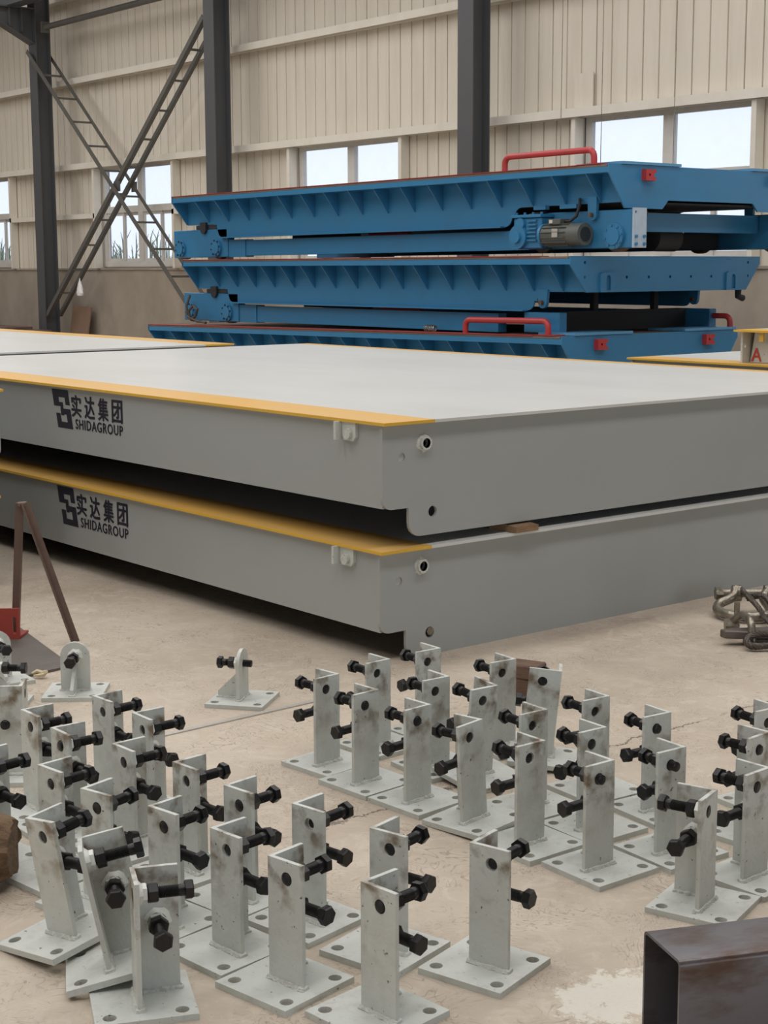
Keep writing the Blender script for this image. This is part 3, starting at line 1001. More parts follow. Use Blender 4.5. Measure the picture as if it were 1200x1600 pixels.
        for k in range(4):
            MB().cyl((gx-.09+k*.1, gy+.06, zb+.32), (gx-.09+k*.1, gy+.06, zb+.34), .012, 6).out('lid_bolt', B, gb, off)
        # motor
        mz = zb+.145
        my = gy+.075
        mt = MB().cyl((gx+.245, my, mz), (gx+.56, my, mz), .088, 24).out('motor_body', M['motor'], g, off)
        MB().cyl((gx+.56, my, mz), (gx+.70, my, mz), .092, 24).out('fan_cowl', M['motor'], mt, off)
        MB().cyl((gx+.70, my, mz), (gx+.705, my, mz), .06, 20).out('fan_grille', M['dark'], mt, off)
        MB().cyl((gx+.235, my, mz), (gx+.26, my, mz), .098, 20).out('motor_flange', B, mt, off)
        for k in range(14):
            a = 2*PI*k/14
            c_, s_ = math.cos(a), math.sin(a)
            MB().box((gx+.27, -.003, .086), (gx+.55, .003, .101), Matrix.Translation((0, my, mz)) @ Matrix.Rotation(a, 4, 'X')).out('cooling_fin', M['motor'], mt, off, smooth=False)
        MB().box((gx+.41, my-.098, mz-.02), (gx+.475, my-.090, mz+.05)).out('rating_plate', M['strip_steel'], mt, off, smooth=False)
        MB().box((gx+.33, my-.06, mz+.085), (gx+.47, my+.06, mz+.13)).out('terminal_box', M['motor'], mt, off, smooth=False, bevel=.004)
        MB().box((gx+.35, my-.066, mz+.095), (gx+.385, my-.061, mz+.122)).out('white_tag', M['frame'], mt, off, smooth=False)
        MB().tube([(gx+.47, my, mz+.108), (gx+.53, my, mz+.11), (gx+.58, my+.02, mz+.15), (gx+.585, my+.05, mz+.24), (gx+.56, my+.08, mz+.29)], .013, 8).out('motor_cable', M['rubber'], g, off)
        MB().tube([(gx-.2, my+.1, zb+.18), (gx-.12, my+.05, zb+.25), (gx, my+.05, zb+.32), (gx+.15, my+.1, zb+.345)], .012, 8).out('motor_cable', M['rubber'], g, off)
        for a, b in ((gx+.05, gx+.19), (gx+.36, gx+.55)):
            MB().box((a, yi0-.05, zt-.33), (b, yi0+.0, zt-.296)).out('cable_clip', M['blue'], g, off, smooth=False)
    else:
        for yy in (yi0, yi1-.1):
            MB().box((x1-.75, yy+.005, zb+.04), (x1-.32, yy+.1, zb+.215)).out('bogie_frame', M['blue'], g, off, smooth=False, bevel=.006)
            MB().plate(arc(0, 0, .05, 180, 360, 6)+[(.06, .11), (-.06, .11)], (x1-.50, yy-.02, zb+.30), X3, Z3, (0, .03, 0)).out('drop_link', B, g, off)
            MB().cyl((x1-.50, yy-.05, zb+.30), (x1-.50, yy-.02, zb+.30), .02, 10).out('link_pin', M['brown_steel'], g, off)
        MB().box((x1-.72, yi0+.11, zb+.04), (x1-.60, yi1-.11, zb+.215)).out('cross_beam', M['dark'], g, off, smooth=False)
        for uy in (y0+.95, y0+1.75):
            MB().box((x1-.68, uy, zb+.215), (x1-.63, uy+.06, zt-.30)).out('hanger', M['dark'], g, off, smooth=False)
        MB().tube([(x1-.1, yi1+.03, zt-.3), (x1-.1, yi1+.03, zt-.36), (x1-.1, yi1+.10, zt-.38)], .03, 10).out('tow_hook', M['dark'], g, off)
    if kind == 'plain':
        for uy in (y0+.34, y1-.49):
            pd = MB().plate([(0, -.30), (.2, -.30), (.2, -.15), (.17, -.135), (.03, -.135), (0, -.15)], (x1+.002, uy, zt), Y3, Z3, (.02, 0, 0),
                            [[(.07, -.285), (.125, -.285)]+arc(.0975, -.185, .0275, 0, 180, 5)]).out('end_pad', B, g, off, smooth=False)
    else:
        for uy in (y0+.38, y1-.50):
            # red rubber buffer with side notches
            MB().plate([(0, 0), (.12, 0), (.12, .028), (.095, .03), (.095, .058), (.12, .06), (.12, .09), (0, .09)], (x1+.002, uy, zt-.125), Y3, Z3, (.05, 0, 0),
                       [circle(.045, .045, .012, 8)]).out('red_buffer', M['red'], g, off, smooth=False)
        # bent tube handles on the deck
        for yy, hs_ in ((y0+.06, .02), (y1-.06, .2)):
            if kind == 'motor' and yy > y0+.1:
                continue
            pts = [(-1.28, 0)] + [(p, q) for p, q in arc(-1.22, .06, .06, 180, 90, 5)] + [(p, q) for p, q in arc(-.30, .06, .06, 90, 0, 5)] + [(-.24, 0)]
            MB().tube([(x1+p+hs_, yy, zt+q) for p, q in pts], .026, 12).out('red_handle', M['red'], g, off)
        MB().box((x1-.42, y0+.14, zt+.0), (x1+.015, y0+.85, zt+.022)).out('ramp_plate', M['blue_light'], g, off, smooth=False)
        MB().box((x1-.42, y1-.75, zt+.0), (x1+.015, y1-.04, zt+.022)).out('ramp_plate', M['blue_light'], g, off, smooth=False)
        MB().box((x1-.36, y0, zt+.0), (x1-.10, y0+.14, zt+.006)).out('red_border', M['red'], g, off, smooth=False)
    # red bar between the frames
    MB().box((x0+2.9, yi0+.3, zt-.50), (x0+3.5, yi0+.36, zt-.455)).out('red_stop_bar', M['red'], g, off, smooth=False)
    MB().box((x0+1.6, yi0+.3, zt-.50), (x0+2.7, yi0+.36, zt-.44)).out('cable_trough', M['dark'], g, off, smooth=False)
    return g


cart('top blue transfer cart with red handle, grey motor and red buffers', -15.27, -8.673, 9.3, 11.82, 2.298, -.0035, 'motor')
cart('middle blue transfer cart with bolt holes along its end plate', -15.08, -9.085, 9.3, 11.763, 1.590, 0, 'plain')
cart('bottom blue transfer cart with red handles, partly hidden by the grey decks', -15.85, -9.16, 9.3, 11.58, .897, -.0106, 'low')
for xx, lab in ((-15.9, 'timber sleeper under the far end of the bottom blue cart'), (-12.5, 'timber sleeper under the middle of the bottom blue cart'),
                (-9.9, 'timber sleeper under the near end of the bottom blue cart')):
    o = MB().box((xx, 9.45, 0), (xx+.2, 11.5, .165+.0106*(xx+16))).out('timber_sleeper', M['old_timber'], smooth=False)
    tag(o, lab, 'timber', 'timber sleepers')

# coil spring on the bottom cart, and a hose on the middle cart's bogie
mb = MB()
pts = [(i*.0022, .028*math.cos(i*.55), .028*math.sin(i*.55)) for i in range(64)]
mb.tube(pts, .0055, 6)
sp = mb.out('coil_spring', M['galv'])
sp.location = (-11.05, 9.42, .895+.0106*1.45+.034)
tag(sp, 'small steel coil spring lying on the bottom blue cart edge', 'spring')
mb = MB()
pts = [(x_+.24, y_+.03, z_) for x_, y_, z_ in ((-15.38, 9.40, 1.2), (-15.40, 9.36, 1.08), (-15.36, 9.35, .97), (-15.26, 9.33, .93), (-15.16, 9.33, .98), (-15.12, 9.33, 1.05), (-15.2, 9.33, 1.09), (-15.3, 9.33, 1.03), (-15.28, 9.33, .95), (-15.1, 9.32, .92), (-14.95, 9.33, .905))]
mb.tube(pts, .014, 8)
o = mb.out('hose', M['rope'])
tag(o, 'looped dark hose hanging on the middle cart bogie', 'hose')

# ================================================================ floor brackets
BH = .285     # height of the angle post
BT = .014     # base plate thickness
BW = .104     # half size of base
LEG, LT = .098, .010
CO = Vector((-.030, -.016))       # outer corner of the angle, left-hand form


def base_mesh():
    hs = [circle(sx*.077, sy*.073, .0145, 14) for sx in (-1, 1) for sy in (-1, 1)]
    return MB().plate([(-BW, -BW), (BW, -BW), (BW, BW), (-BW, BW)], (0, 0, 0), X3, Y3, (0, 0, BT), hs).mesh('base_plate', M['bracket_plain'], smooth=False)


def post_mesh(s):
    """Angle post; s=+1 left-hand form, s=-1 its mirror image. Upper bolt hole in the leg along local +x."""
    mb = MB()
    cx, cy = CO
    z0 = BT
    mb.plate([(0, z0), (LEG, z0), (LEG, BH), (0, BH)], (cx, cy*s, 0), X3, Z3, (0, LT*s, 0), [circle(.055, .247, .0150, 14)])
    mb.plate([(LT, z0), (LEG, z0), (LEG, BH), (LT, BH)], (cx, cy*s, 0), Y3*s, Z3, (LT, 0, 0), [circle(.053, .168, .0150, 14)])
    return mb.mesh('angle_post', M['bracket'], smooth=False)


def bead_path(mb, pts, r, seed):
    rnd = random.Random(seed)
    P = []
    for a, b in zip(pts, pts[1:]):
        a, b = Vector(a), Vector(b)
        n = max(2, int((b-a).length/.006))
        for i in range(n):
            P.append(a.lerp(b, i/n)+Vector((rnd.uniform(-.0015, .0015), rnd.uniform(-.0015, .0015), rnd.uniform(-.001, .001))))
    P.append(Vector(pts[-1]))
    mb.tube(P, [r*rnd.uniform(.7, 1.25) for _ in P], 6)


def weld_mesh(s):
    mb = MB()
    cx, cy = CO
    z = BT+.001
    q = lambda u, v: (cx+u, (cy+v)*s, z)
    bead_path(mb, [q(0, LEG), q(0, 0), q(LEG, 0), q(LEG, LT), q(LT, LT), q(LT, LEG), q(0, LEG)], .0075, 3)
    return mb.mesh('weld_bead', M['weld'])


def hexnut(h, r, collar=False):
    mb = MB()
    mb.lathe([(r*.90, 0), (r, r*.07), (r, h-r*.07), (r*.90, h)], 6)
    return mb


def weld_nut_mesh():
    mb = hexnut(.019, .0215)
    rnd = random.Random(5)
    n = 16
    A = [mb.bm.verts.new(((.027+rnd.uniform(-.004, .005))*math.cos(2*PI*j/n), (.027+rnd.uniform(-.004, .006))*math.sin(2*PI*j/n), 0)) for j in range(n)]
    B = [mb.bm.verts.new((.0205*math.cos(2*PI*j/n), .0205*math.sin(2*PI*j/n), .009+rnd.uniform(-.002, .002))) for j in range(n)]
    for j in range(n):
        mb.bm.faces.new((A[j-1], A[j], B[j], B[j-1]))
    return mb.mesh('weld_nut', M['white_nut'])


def bolt_mesh():
    prof = [(.0105, -.0075)]
    z = -.006
    while z < .086:
        prof += [(.0128, z), (.0113, z+.0015)]
        z += .003
    prof += [(.0125, .089), (.0125, .099)]
    mb = MB().lathe(prof, 14)
    r = .0215
    rings = []
    for rr, zz in ((r*.98, .099), (r, .1005), (r, .1130), (r*.88, .1160)):
        rings.append([mb.bm.verts.new((rr*math.cos(PI/3*j), rr*math.sin(PI/3*j), zz)) for j in range(6)])
    for A, B_ in zip(rings, rings[1:]):
        for j in range(6):
            mb.bm.faces.new((A[j-1], A[j], B_[j], B_[j-1]))
    mb.bm.faces.new(rings[0][::-1])
    mb.bm.faces.new(rings[-1])
    return mb.mesh('bolt', M['black'])


ME_NUT, ME_LOCK, ME_BOLT, ME_BASE = weld_nut_mesh(), hexnut(.021, .0215).mesh('lock_nut', M['black']), bolt_mesh(), base_mesh()


def aim(o, loc, axis, spin):
    o.matrix_basis = Matrix.Translation(loc) @ axis.to_track_quat('Z', 'Y').to_matrix().to_4x4() @ Matrix.Rotation(spin, 4, 'Z')


def make_bracket(s, label):
    g = thing('angle_bracket', label, 'bracket', group='angle brackets on the floor')
    link('base_plate', ME_BASE, g)
    link('angle_post', post_mesh(s), g)
    link('weld_bead', weld_mesh(s), g)
    cx, cy = CO
    spots = ((Vector((cx+.055, (cy+LT)*s, .247)), Vector((0, s, 0))), (Vector((cx+LT, (cy+.053)*s, .168)), Vector((1, 0, 0))))
    for p, ax in spots:
        aim(link('weld_nut', ME_NUT, g), p, ax, .2)
    for p, ax in spots:
        aim(link('lock_nut', ME_LOCK, g), p+ax*.0205, ax, .5)
    for p, ax in spots:
        aim(link('bolt', ME_BOLT, g), p, ax, .9)
    return g


PROTO, REST = {}, {}
rnd_b = random.Random(11)


def bracket(s, T, yaw, label, lean=(0, 0), slide=(0, 0), nut_gap=0):
    """Stand one bracket so that the top of its outer corner is where the photograph shows it.
    lean: (angle, heading) in degrees for the few that lie tilted on a neighbour's plate."""
    if s not in PROTO:
        PROTO[s] = g = make_bracket(s, label)
    else:
        g = dup(PROTO[s], label)
    R = Matrix.Rotation(math.radians(yaw), 3, 'Z')
    lift = 0
    if lean[0]:
        h = math.radians(lean[1])
        ax = Vector((-math.sin(h), math.cos(h), 0))
        R = Matrix.Rotation(math.radians(lean[0]), 3, ax) @ R
        lift = -min((R @ Vector((a, b, 0))).z for a in (-BW, BW) for b in (-BW, BW))
    c = R @ Vector((CO.x, CO.y*s, BH))
    p = on_z(T[0], T[1], lift+c.z)
    g.matrix_basis = Matrix.Translation((p.x-c.x, p.y-c.y, lift)) @ R.to_4x4()
    kids = {k: sorted((ch for ch in g.children if ch.name.split('.')[0] == k), key=lambda o: -o.location.z) for k in ('bolt', 'lock_nut')}
    for i, (b_, l_) in enumerate(zip(kids['bolt'], kids['lock_nut'])):
        if (s, i) not in REST:
            REST[s, i] = (b_.matrix_basis.copy(), l_.matrix_basis.copy())
        m0, m1 = REST[s, i]
        b_.matrix_basis = m0 @ Matrix.Translation((0, 0, slide[i]+rnd_b.uniform(-.004, .004))) @ Matrix.Rotation(rnd_b.uniform(0, 1), 4, 'Z')
        l_.matrix_basis = m1 @ Matrix.Rotation(rnd_b.uniform(0, 1), 4, 'Z')
    return g


# left block, three rows running away from the camera ------------------------------------------------
row_outer = [((733.7, 1316), 15), ((577.3, 1293.3), 14), ((455.7, 1255), 10), ((348.3, 1226.7), 8), ((269.2, 1190), 5), ((174.2, 1161.7), 3), ((205.8, 1113.3), 0), ((143.3, 1086.7), 4)]
lab_outer = ['grey angle bracket standing alone, nearest of the left group, on bare floor',
             'grey angle bracket just left of the nearest lone one, smudged face',
             'grey angle bracket with its back to open floor, third along the left group outer row',
             'grey angle bracket, fourth along the left group outer row',
             'grey angle bracket, fifth along the left group outer row, above open floor',
             'grey angle bracket, sixth along the left group outer row, crowded by neighbours',
             'grey angle bracket at the end of the pale strip on the floor',
             'grey angle bracket farthest back in the left group, below the round-topped one']
for (T, yw), lab in zip(row_outer, lab_outer):
    bracket(1, T, yw, lab, slide=(rnd_b.uniform(-.004, .006), rnd_b.uniform(-.006, .004)))
row_mid = [((563.3, 1376.7), 6), ((416.7, 1336), 10), ((330, 1293.3), 7), ((226.7, 1258), 10), ((128.3, 1232.5), 15), ((54.2, 1193.3), 8), ((77.5, 1135.8), 0), ((33.3, 1109.2), 2)]
lab_mid = ['grey angle bracket whose plate is cut by the bottom of the photo, smudged brown face',
           'clean grey angle bracket, second along the left group middle row',
           'grey angle bracket with brown smudge, third along the left group middle row',
           'grey angle bracket behind the upright open one, rust streak under its hole',
           'grey angle bracket, fifth along the left group middle row, above the leaning one',
           'grey angle bracket, sixth along the left group middle row',
           'grey angle bracket, seventh along the left group middle row, bolt tip filling its hole',
           'grey angle bracket at the far left end of the middle row']
for (T, yw), lab, sl in zip(row_mid, lab_mid, (0, 0, 0, 0, 0, 0, -.008, 0)):
    bracket(1, T, yw, lab, slide=(sl+rnd_b.uniform(-.003, .004), rnd_b.uniform(-.006, .004)))
HL = math.degrees(math.atan2(-rt.y, -rt.x))      # heading towards the left of the photograph
bracket(1, (201.7, 1355), -24, 'grey angle bracket open towards the viewer, upright, at the bottom left')
bracket(1, (120.5, 1309), -27, 'grey angle bracket open towards the viewer, leaning left', lean=(11.5, HL), slide=(.004, -.012))
bracket(1, (38.3, 1278.3), 10, 'grey angle bracket leaning left beside the log, brown stain below its hole', lean=(9.0, HL))
bracket(1, (-39, 1176), 8, 'grey angle bracket cut by the left photo edge, above the log')
bracket(1, (34, 1072), 145, 'grey angle bracket turned around, flat back with a bolt tip, at the left edge', slide=(0, -.016))
# right block ----------------------------------------------------------------------------------------
row_a = [((1121.7, 1233.3), -72, (0, 0)), ((961, 1187.3), -92, (-.012, 0)), ((853.3, 1156), -91, (0, 0)), ((754.4, 1123.4), -84, (0, 0)), ((673.6, 1100.2), -86, (-.010, 0)), ((591.9, 1077), -86, (-.010, 0)), ((530.2, 1052.5), -84, (0, 0))]
lab_a = ['grey angle bracket beside the square tube, turned with its open side to the left',
         'grey angle bracket with chipped base plate, nearest full one of the right group',
         'grey angle bracket behind the chipped one, rough painted edge, right group near row',
         'grey angle bracket leaning slightly left in the right group near row',
         'grey angle bracket with bolt tip in its hole, fifth along the right near row',
         'grey angle bracket with bolt tip in its hole, next to the right group leftmost',
         'grey angle bracket leftmost in the right group']
for i, ((T, yw, sl), lab) in enumerate(zip(row_a, lab_a)):
    bracket(-1, T, yw, lab, lean=(3.0, HL) if i == 3 else (0, 0), slide=sl)
row_b = [((1205, 1199), -88, (-.006, 0)), ((1072.5, 1166.7), -94, (-.024, -.02)), ((947.3, 1136), -93, (-.004, 0)), ((856.7, 1108.3), -93, (0, 0)), ((778.4, 1071), -93, (0, 0)), ((702.9, 1056.5), -93, (0, 0)), ((610.4, 1029.3), -88, (0, 0))]
lab_b = ['grey angle bracket cut by the right photo edge, just behind the square tube',
         'grey angle bracket with a long bolt tip sticking out of its face',
         'grey angle bracket behind the chipped one, right group middle row',
         'grey angle bracket, fourth along the right group middle row',
         'grey angle bracket, fifth along the right group middle row',
         'grey angle bracket, sixth along the right group middle row',
         'grey angle bracket at the far end of the right group middle row']
for (T, yw, sl), lab in zip(row_b, lab_b):
    bracket(-1, T, yw, lab, lean=(5.0, 0) if T[0] == 778.4 else (0, 0), slide=sl)
row_c = [((1205, 1143), -86, (-.006, 0)), ((1049.3, 1112.7), -96, (-.010, 0)), ((953.3, 1087.3), -95, (0, 0)), ((878.3, 1049.3), -136, (0, 0)), ((806.7, 1029.3), -95, (0, 0)), ((689, 1012.4), -92, (0, 0)), ((1222, 1104), -96, (0, 0))]
lab_c = ['grey angle bracket cut by the right photo edge, middle one there',
         'grey angle bracket with bolt tip in its hole, by the floor crack',
         'grey angle bracket right of the one leaning by the wooden blocks',
         'grey angle bracket leaning right in front of the brown wooden blocks',
         'grey angle bracket left of the brown wooden blocks',
         'grey angle bracket farthest back, against the lower weighbridge end plate',
         'grey angle bracket cut by the right photo edge, topmost there by the crack']
for i, ((T, yw, sl), lab) in enumerate(zip(row_c, lab_c)):
    bracket(-1, T, yw, lab, lean=(5.5, HL+180) if i == 3 else (0, 0), slide=sl)

# ease apart the upright ones whose base plates would run into each other by a few millimetres
ups = [o for o in COL.objects if o.name.startswith('angle_bracket') and abs(o.rotation_euler.x)+abs(o.rotation_euler.y) < 1e-4]
for _ in range(25):
    for i, p in enumerate(ups):
        for q in ups[:i]:
            dv = p.location-q.location
            if dv.length > .32:
                continue
            best = None
            for o in (p, q):
                for k in (0, 1):
                    a = o.rotation_euler.z+k*PI/2
                    axv = Vector((math.cos(a), math.sin(a), 0))
                    ext = sum(BW*(abs(math.cos(w.rotation_euler.z-a))+abs(math.sin(w.rotation_euler.z-a))) for w in (p, q))
                    pen = ext-abs(dv.dot(axv))
                    if best is None or pen < best[0]:
                        best = (pen, axv*(1 if dv.dot(axv) > 0 else -1))
            if 0 < best[0] < .03:
                p.location += best[1]*(best[0]*.5+.0003)
                q.location -= best[1]*(best[0]*.5+.0003)

# ---------------------------------------------------------------- round-topped stop brackets


def round_bracket(label, loc, yaw, out_=.014):
    """Plate with a rounded top, gusset behind it and one bolt along local +x."""
    g = thing('round_bracket', label, 'bracket', loc, (0, 0, math.radians(yaw)), group='round-topped brackets on the floor')
    link('base_plate', ME_BASE, g)
    w, h = .052, .19
    out = [(-w, BT), (w, BT)] + arc(0, h-w, w, 0, 180, 12)
    MB().plate(out, (-.006, 0, 0), Y3, Z3, (.012, 0, 0), [circle(0, h-w, .0135, 14)]).out('round_plate', M['bracket_plain'], g)
    MB().plate([(.006, BT), (.088, BT), (.088, BT+.022), (.006, .115)], (0, -.006, 0), X3, Z3, (0, .012, 0)).out('gusset', M['bracket_plain'], g, smooth=False)
    mb = MB()
    bead_path(mb, [(-.006, -w, BT), (.006, -w, BT), (.006, -.006, BT), (.088, -.006, BT), (.088, .006, BT), (.006, .006, BT), (.006, w, BT), (-.006, w, BT), (-.006, -w, BT)], .006, 9)
    mb.out('weld_bead', M['weld'], g)
    p, ax = Vector((.006, 0, h-w)), Vector((1, 0, 0))
    aim(link('weld_nut', ME_NUT, g), p, ax, .2)
    aim(link('lock_nut', ME_LOCK, g), p+ax*.0205, ax, .5)
    aim(link('bolt', ME_BOLT, g), p-ax*out_, ax, .9)
    return g


c1 = on_z(119, 1078, BT)
round_bracket('round-topped grey bracket facing the viewer with gusset and one bolt', (c1.x, c1.y, 0), -38)
c2 = on_z(379, 1090, BT)
round_bracket('round-topped grey bracket seen edge-on, alone on open floor', (c2.x, c2.y, 0), 218, .034)
c3 = on_z(-5, 1098, BT)
round_bracket('round-topped grey bracket at the left edge, bolt pointing right over the steel sheet', (c3.x, c3.y, 0), 50)
c4 = on_z(-24, 1070, BT)
round_bracket('round-topped grey bracket half out of frame at the left, behind the other', (c4.x-.06, c4.y+.08, 0), -5)

# ---------------------------------------------------------------- loose things on the floor
# square steel tube, bottom right
a_, b_, c_ = on_z(1006.4, 1452.4, .21), on_z(1063, 1503, .21), on_z(1200, 1433, .21)
eX = (b_-a_)
W_ = eX.length
g = thing('square_tube', 'dark square steel tube with open end and rust specks at the bottom right', 'tube', (a_.x, a_.y, 0), (0, 0, math.atan2(eX.y, eX.x)))
H_ = .21
rr = .012


def rsq(x0, x1, z0, z1, r):
    return arc(x0+r, z0+r, r, 180, 270, 3)+arc(x1-r, z0+r, r, 270, 360, 3)+arc(x1-r, z1-r, r, 0, 90, 3)+arc(x0+r, z1-r, r, 90, 180, 3)


MB().plate(rsq(0, W_, .0, H_, rr), (0, 0, 0), X3, Z3, (.06, 1.6, 0), [rsq(.006, W_-.006, .006, H_-.006, rr-.005)]).out('tube_wall', M['tube_steel'], g)

# flat steel strip
p, q = on_z(240, 1153, 0), on_z(505, 1093, 0)
d = (q-p)
g = MB().box((0, -.011, .0), (d.length, .011, .004)).out('steel_strip', M['strip_steel'], smooth=False)
g.location, g.rotation_euler = p, (0, 0, math.atan2(d.y, d.x))
tag(g, 'long thin pale steel strip on the floor between the bracket groups', 'strip')

# steel sheet at the left
g = MB().plate([(-5.96, 2.835), (-5.24, 2.70), (-5.20, 2.43), (-5.6, 1.2), (-6.7, 1.5)], (0, 0, 0), X3, Y3, (0, 0, .010)).out('steel_sheet', M['steel_sheet'], smooth=False)
tag(g, 'dark steel sheet on the floor under the red steel bracket', 'sheet')

# red slotted steel piece standing on the sheet
g = thing('red_steel_bracket', 'red steel bracket with a long slot, at the left photo edge', 'bracket', (-5.80, 2.685, .01), (0, 0, math.radians(47)))
sl = arc(.049, .085, .008, 0, 180, 5)+arc(.049, .028, .008, 180, 360, 5)
MB().plate([(-.28, 0), (.07, 0), (.07, .128), (-.28, .118)], (0, 0, 0), X3, Z3, (0, .010, 0), [sl]).out('slotted_plate', M['red_oxide'], g, smooth=False)
MB().box((-.28, .010, 0), (.07, .12, .010)).out('foot_plate', M['red_oxide'], g, smooth=False)

# brown angle-steel trestle
g = thing('trestle', 'brown angle-steel trestle frame standing before the lettered section', 'trestle', (-5.75, 2.77, 0))
top = Vector((.0, .0, .565))
f1, f2 = Vector((-.085, .0, .0105)), Vector((.16, .12, 0))
for f in (f1, f2):
    mb = MB()
    angle_bar(mb, f, top, .029, .004, Vector((-.63, -.78, 0)) if f is f1 else Vector((.63, .78, 0)))
    mb.out('leg', M['brown_angle'], g, smooth=False)
MB().box((-.012, -.02, .552), (.012, .02, .572)).out('apex', M['brown_angle'], g, smooth=False, bevel=.004)
# crumpled scrap on the sheet's edge
mb = MB()
pts = [(-.03, -.004, .012), (-.012, .006, .018), (.008, .002, .013), (.022, -.006, .017), (.018, -.014, .010), (-.004, -.016, .007), (-.022, -.012, .006)]
mb.tube(pts, [.004, .009, .008, .010, .008, .006, .003], 6)
o = mb.out('paper_scrap', M['paper'])
o.location, o.rotation_euler = on_z(63, 1059, 0)+Vector((0, 0, .006)), (0, 0, math.radians(50))
tag(o, 'crumpled yellowish paper scrap at the steel sheet edge', 'scrap')

# log at the left edge
mb = MB()
rnd = random.Random(4)
n = 28
rings = []
for k, yy in enumerate([0, .03, .07, .12, .2, .3, .42]):
    R0 = (.070, .084, .088, .086, .088, .087, .085)[k]
    rings.append([mb.bm.verts.new(((R0+rnd.uniform(-.004, .004)+.004*math.sin(j*3))*math.cos(2*PI*j/n), yy+rnd.uniform(-.006, .006), (R0+rnd.uniform(-.004, .004))*math.sin(2*PI*j/n))) for j in range(n)])
for A, B in zip(rings, rings[1:]):
    for j in range(n):
        mb.bm.faces.new((A[j-1], A[j], B[j], B[j-1]))
mb.bm.faces.new(rings[0])
mb.bm.faces.new(rings[-1][::-1])
o = mb.out('log', M['bark'])
pl = on_z(22, 1330, .09)
o.location, o.rotation_euler = (pl.x, pl.y, .099), (0, 0, math.radians(142))
tag(o, 'short brown log cut by the left photo edge, lying by the brackets', 'log')

# wooden blocks behind the leaning bracket
p = on_z(832, 1092, 0)
for z0, z1, a, yw, lab in ((0, .075, .07, 35, 'lower brown wooden block behind the leaning bracket'), (.075, .125, .08, 22, 'upper brown wooden block behind the leaning bracket')):
    o = MB().box((-a, -.045, 0), (a, .045, z1-z0)).out('wooden_block', M['old_timber'], smooth=False, bevel=.005)
    o.location, o.rotation_euler = (p.x-.05, p.y-.01, z0), (0, 0, math.radians(yw))
    tag(o, lab, 'block', 'wooden blocks')

# copper coloured offcut
o = MB().box((-.02, -.003, 0), (.02, .003, .004)).out('copper_offcut', M['copper'], smooth=False, bevel=.001)
o.location, o.rotation_euler = on_z(585, 1254, 0), (0, 0, math.radians(20))
tag(o, 'tiny copper-coloured offcut by the base plate of a bracket', 'offcut')

# wire rope sling with shackles, right edge ----------------------------------------------------------


def stranded(mb, pts, r, twist=90.0, strands=5):
    pts = [Vector(p) for p in pts]
    # resample
    P = []
    for i in range(len(pts)-1):
        p0, p1, p2, p3 = pts[max(i-1, 0)], pts[i], pts[i+1], pts[min(i+2, len(pts)-1)]
        m_ = max(3, int((p2-p1).length/.010))
        for k in range(m_):
            t = k/m_
            P.append(.5*((2*p1)+(p2-p0)*t+(2*p0-5*p1+4*p2-p3)*t*t+(3*p1-p0-3*p2+p3)*t**3))
    P.append(pts[-1])
    acc = [0]
    for a, b in zip(P, P[1:]):
        acc.append(acc[-1]+(b-a).length)
    for s in range(strands):
        Q = []
        for i, p in enumerate(P):
            d = (P[min(i+1, len(P)-1)]-P[max(i-1, 0)]).normalized()
            u = Vector((0, 0, 1)).cross(d)
            u = u.normalized() if u.length > .05 else Vector((1, 0, 0))
            w = d.cross(u)
            a = acc[i]*twist+2*PI*s/strands
            Q.append(p+(u*math.cos(a)+w*math.sin(a))*r*.55)
        mb.tube(Q, r*.5, 6)


def smooth_path(pts, n=6):
    pts = [Vector(p) for p in pts]
    P = []
    for i in range(len(pts)-1):
        p0, p1, p2, p3 = pts[max(i-1, 0)], pts[i], pts[i+1], pts[min(i+2, len(pts)-1)]
        for k in range(n):
            t = k/n
            P.append(.5*((2*p1)+(p2-p0)*t+(2*p0-5*p1+4*p2-p3)*t*t+(3*p1-p0-3*p2+p3)*t**3))
    P.append(pts[-1])
    return P


ax_r = Vector((rt.x, rt.y, 0))         # along the photo's horizontal
ax_f = Vector((-rt.y, rt.x, 0))        # away from the camera
ctr = on_z(1150, 938, .06)


def L3(c, a, f, z):
    return Vector((c.x+ax_r.x*a+ax_f.x*f, c.y+ax_r.y*a+ax_f.y*f, z))


g = thing('bow_shackle', 'large worn steel bow shackle at the right edge, holding the wire rope eye', 'shackle', (ctr.x, ctr.y, 0))
off = g.location.copy()
c0 = Vector((ctr.x, ctr.y, 0))
bow = smooth_path([L3(c0, .005, .03, .105), L3(c0, -.02, -.01, .075), L3(c0, -.075, -.02, .05), L3(c0, -.095, -.08, .034), L3(c0, -.06, -.15, .028), L3(c0, .03, -.19, .028), L3(c0, .10, -.17, .032), L3(c0, .125, -.09, .045), L3(c0, .115, -.02, .075), L3(c0, .145, .02, .10)], 6)
MB().tube(bow, .021, 12).out('shackle_bow', M['galv'], g, off)
for a in (.008, .148):
    MB().cyl(L3(c0, a-.018, .03, .085), L3(c0, a+.018, .03, .085), .036, 18).out('shackle_eye', M['galv'], g, off)
MB().cyl(L3(c0, -.075, .03, .085), L3(c0, .26, .03, .085), .0185, 16).out('shackle_pin', M['galv'], g, off)
MB().cyl(L3(c0, -.085, .03, .085), L3(c0, -.055, .03, .085), .030, 6).out('pin_nut', M['galv'], g, off)
MB().cyl(L3(c0, .18, .03, .085), L3(c0, .23, .03, .085), .040, 6).out('pin_head', M['galv'], g, off)
g = thing('bow_shackle', 'smaller worn steel shackle standing upright on the dark lifting bar', 'shackle', (0, 0, 0))
c1 = on_z(1163, 995, .03)
g.location = (c1.x, c1.y, 0)
off = g.location.copy()
c0 = Vector((c1.x, c1.y, 0))
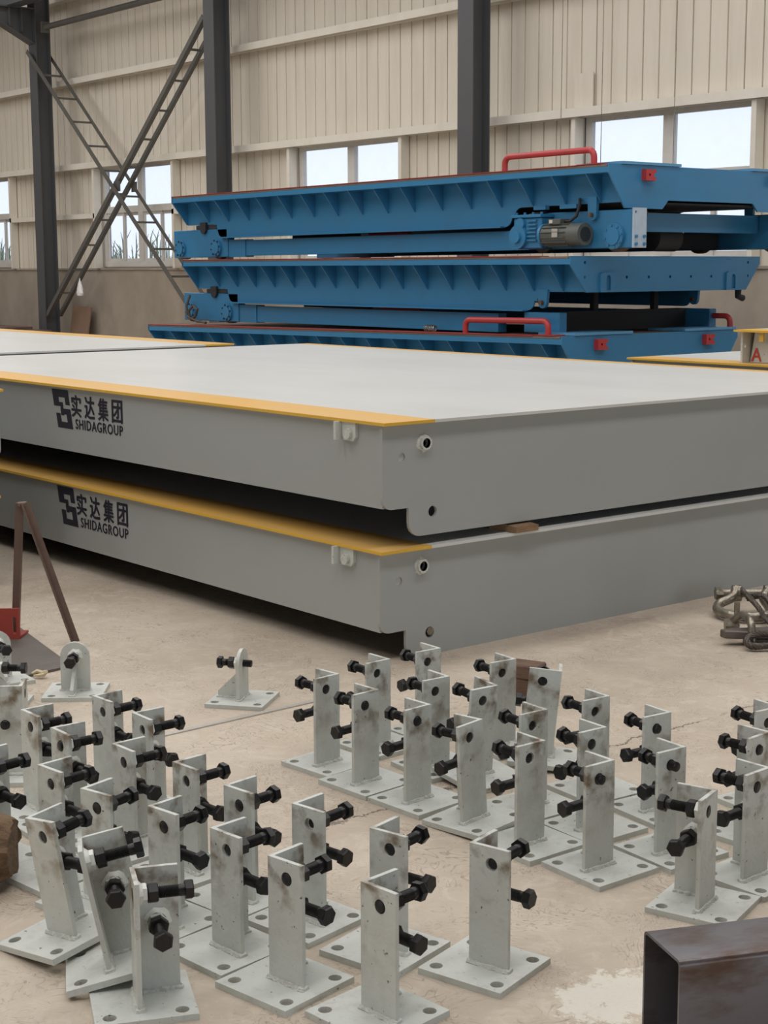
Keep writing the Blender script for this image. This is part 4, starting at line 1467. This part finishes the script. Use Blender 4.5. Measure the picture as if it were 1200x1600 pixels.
bow = smooth_path([L3(c0, -.035, .12, .055), L3(c0, .0, .075, .10), L3(c0, .012, .02, .105), L3(c0, .018, -.03, .09), L3(c0, .02, -.05, .05), L3(c0, .02, -.06, .02)], 6)
MB().tube(bow, .016, 12).out('shackle_bow', M['galv'], g, off)
MB().cyl(L3(c0, -.055, .11, .055), L3(c0, .0, .11, .055), .026, 6).out('pin_nut', M['galv'], g, off)
MB().cyl(L3(c0, -.01, .10, .10), L3(c0, -.01, .10, .15), .012, 12).out('shackle_pin', M['galv'], g, off)
# the rope: two legs and an eye
k0 = Vector((ctr.x, ctr.y, 0))
for lab, pts, r in (('wire rope leg looped over the large shackle, running to its right', [L3(k0, .02, .03, .11), L3(k0, .045, -.06, .085), L3(k0, .06, -.16, .062), L3(k0, .075, -.25, .03), L3(k0, .10, -.40, .02), L3(k0, .22, -.50, .02)], .012),
                    ('wire rope leg from the shackle pin to the right photo edge', [L3(k0, .06, .04, .06), L3(k0, .11, -.03, .085), L3(k0, .14, -.17, .06), L3(k0, .20, -.30, .03), L3(k0, .34, -.36, .02)], .014),
                    ('dark wire rope loop in front of the lifting bar', [L3(c0, .42, -.03, .045), L3(c0, .2, -.06, .055), L3(c0, .06, -.07, .06), L3(c0, -.005, -.085, .045), L3(c0, .0, -.12, .022), L3(c0, .1, -.115, .022), L3(c0, .42, -.08, .024)], .014)):
    mb = MB()
    stranded(mb, pts, r)
    o = mb.out('wire_rope', M['rope'])
    tag(o, lab, 'rope', 'wire rope sling')
g = MB().plate([(-.10, .0), (-.085, -.03), (.0, -.045), (.42, -.05), (.42, .03), (.1, .045), (-.05, .02)], (c0.x, c0.y, .03), ax_r, ax_f, (0, 0, .032)).out('lifting_bar', M['steel_sheet'], smooth=False, bevel=.004)
tag(g, 'dark forged steel lifting bar lying under the small shackle', 'bar')
o = MB().box((-.02, -.04, 0), (.30, .04, .029)).out('packing_strip', M['steel_sheet'], smooth=False)
o.location, o.rotation_euler = L3(c0, .02, -.015, 0), (0, 0, math.atan2(ax_r.y, ax_r.x))
tag(o, 'dark packing piece beneath the forged lifting bar', 'packing')
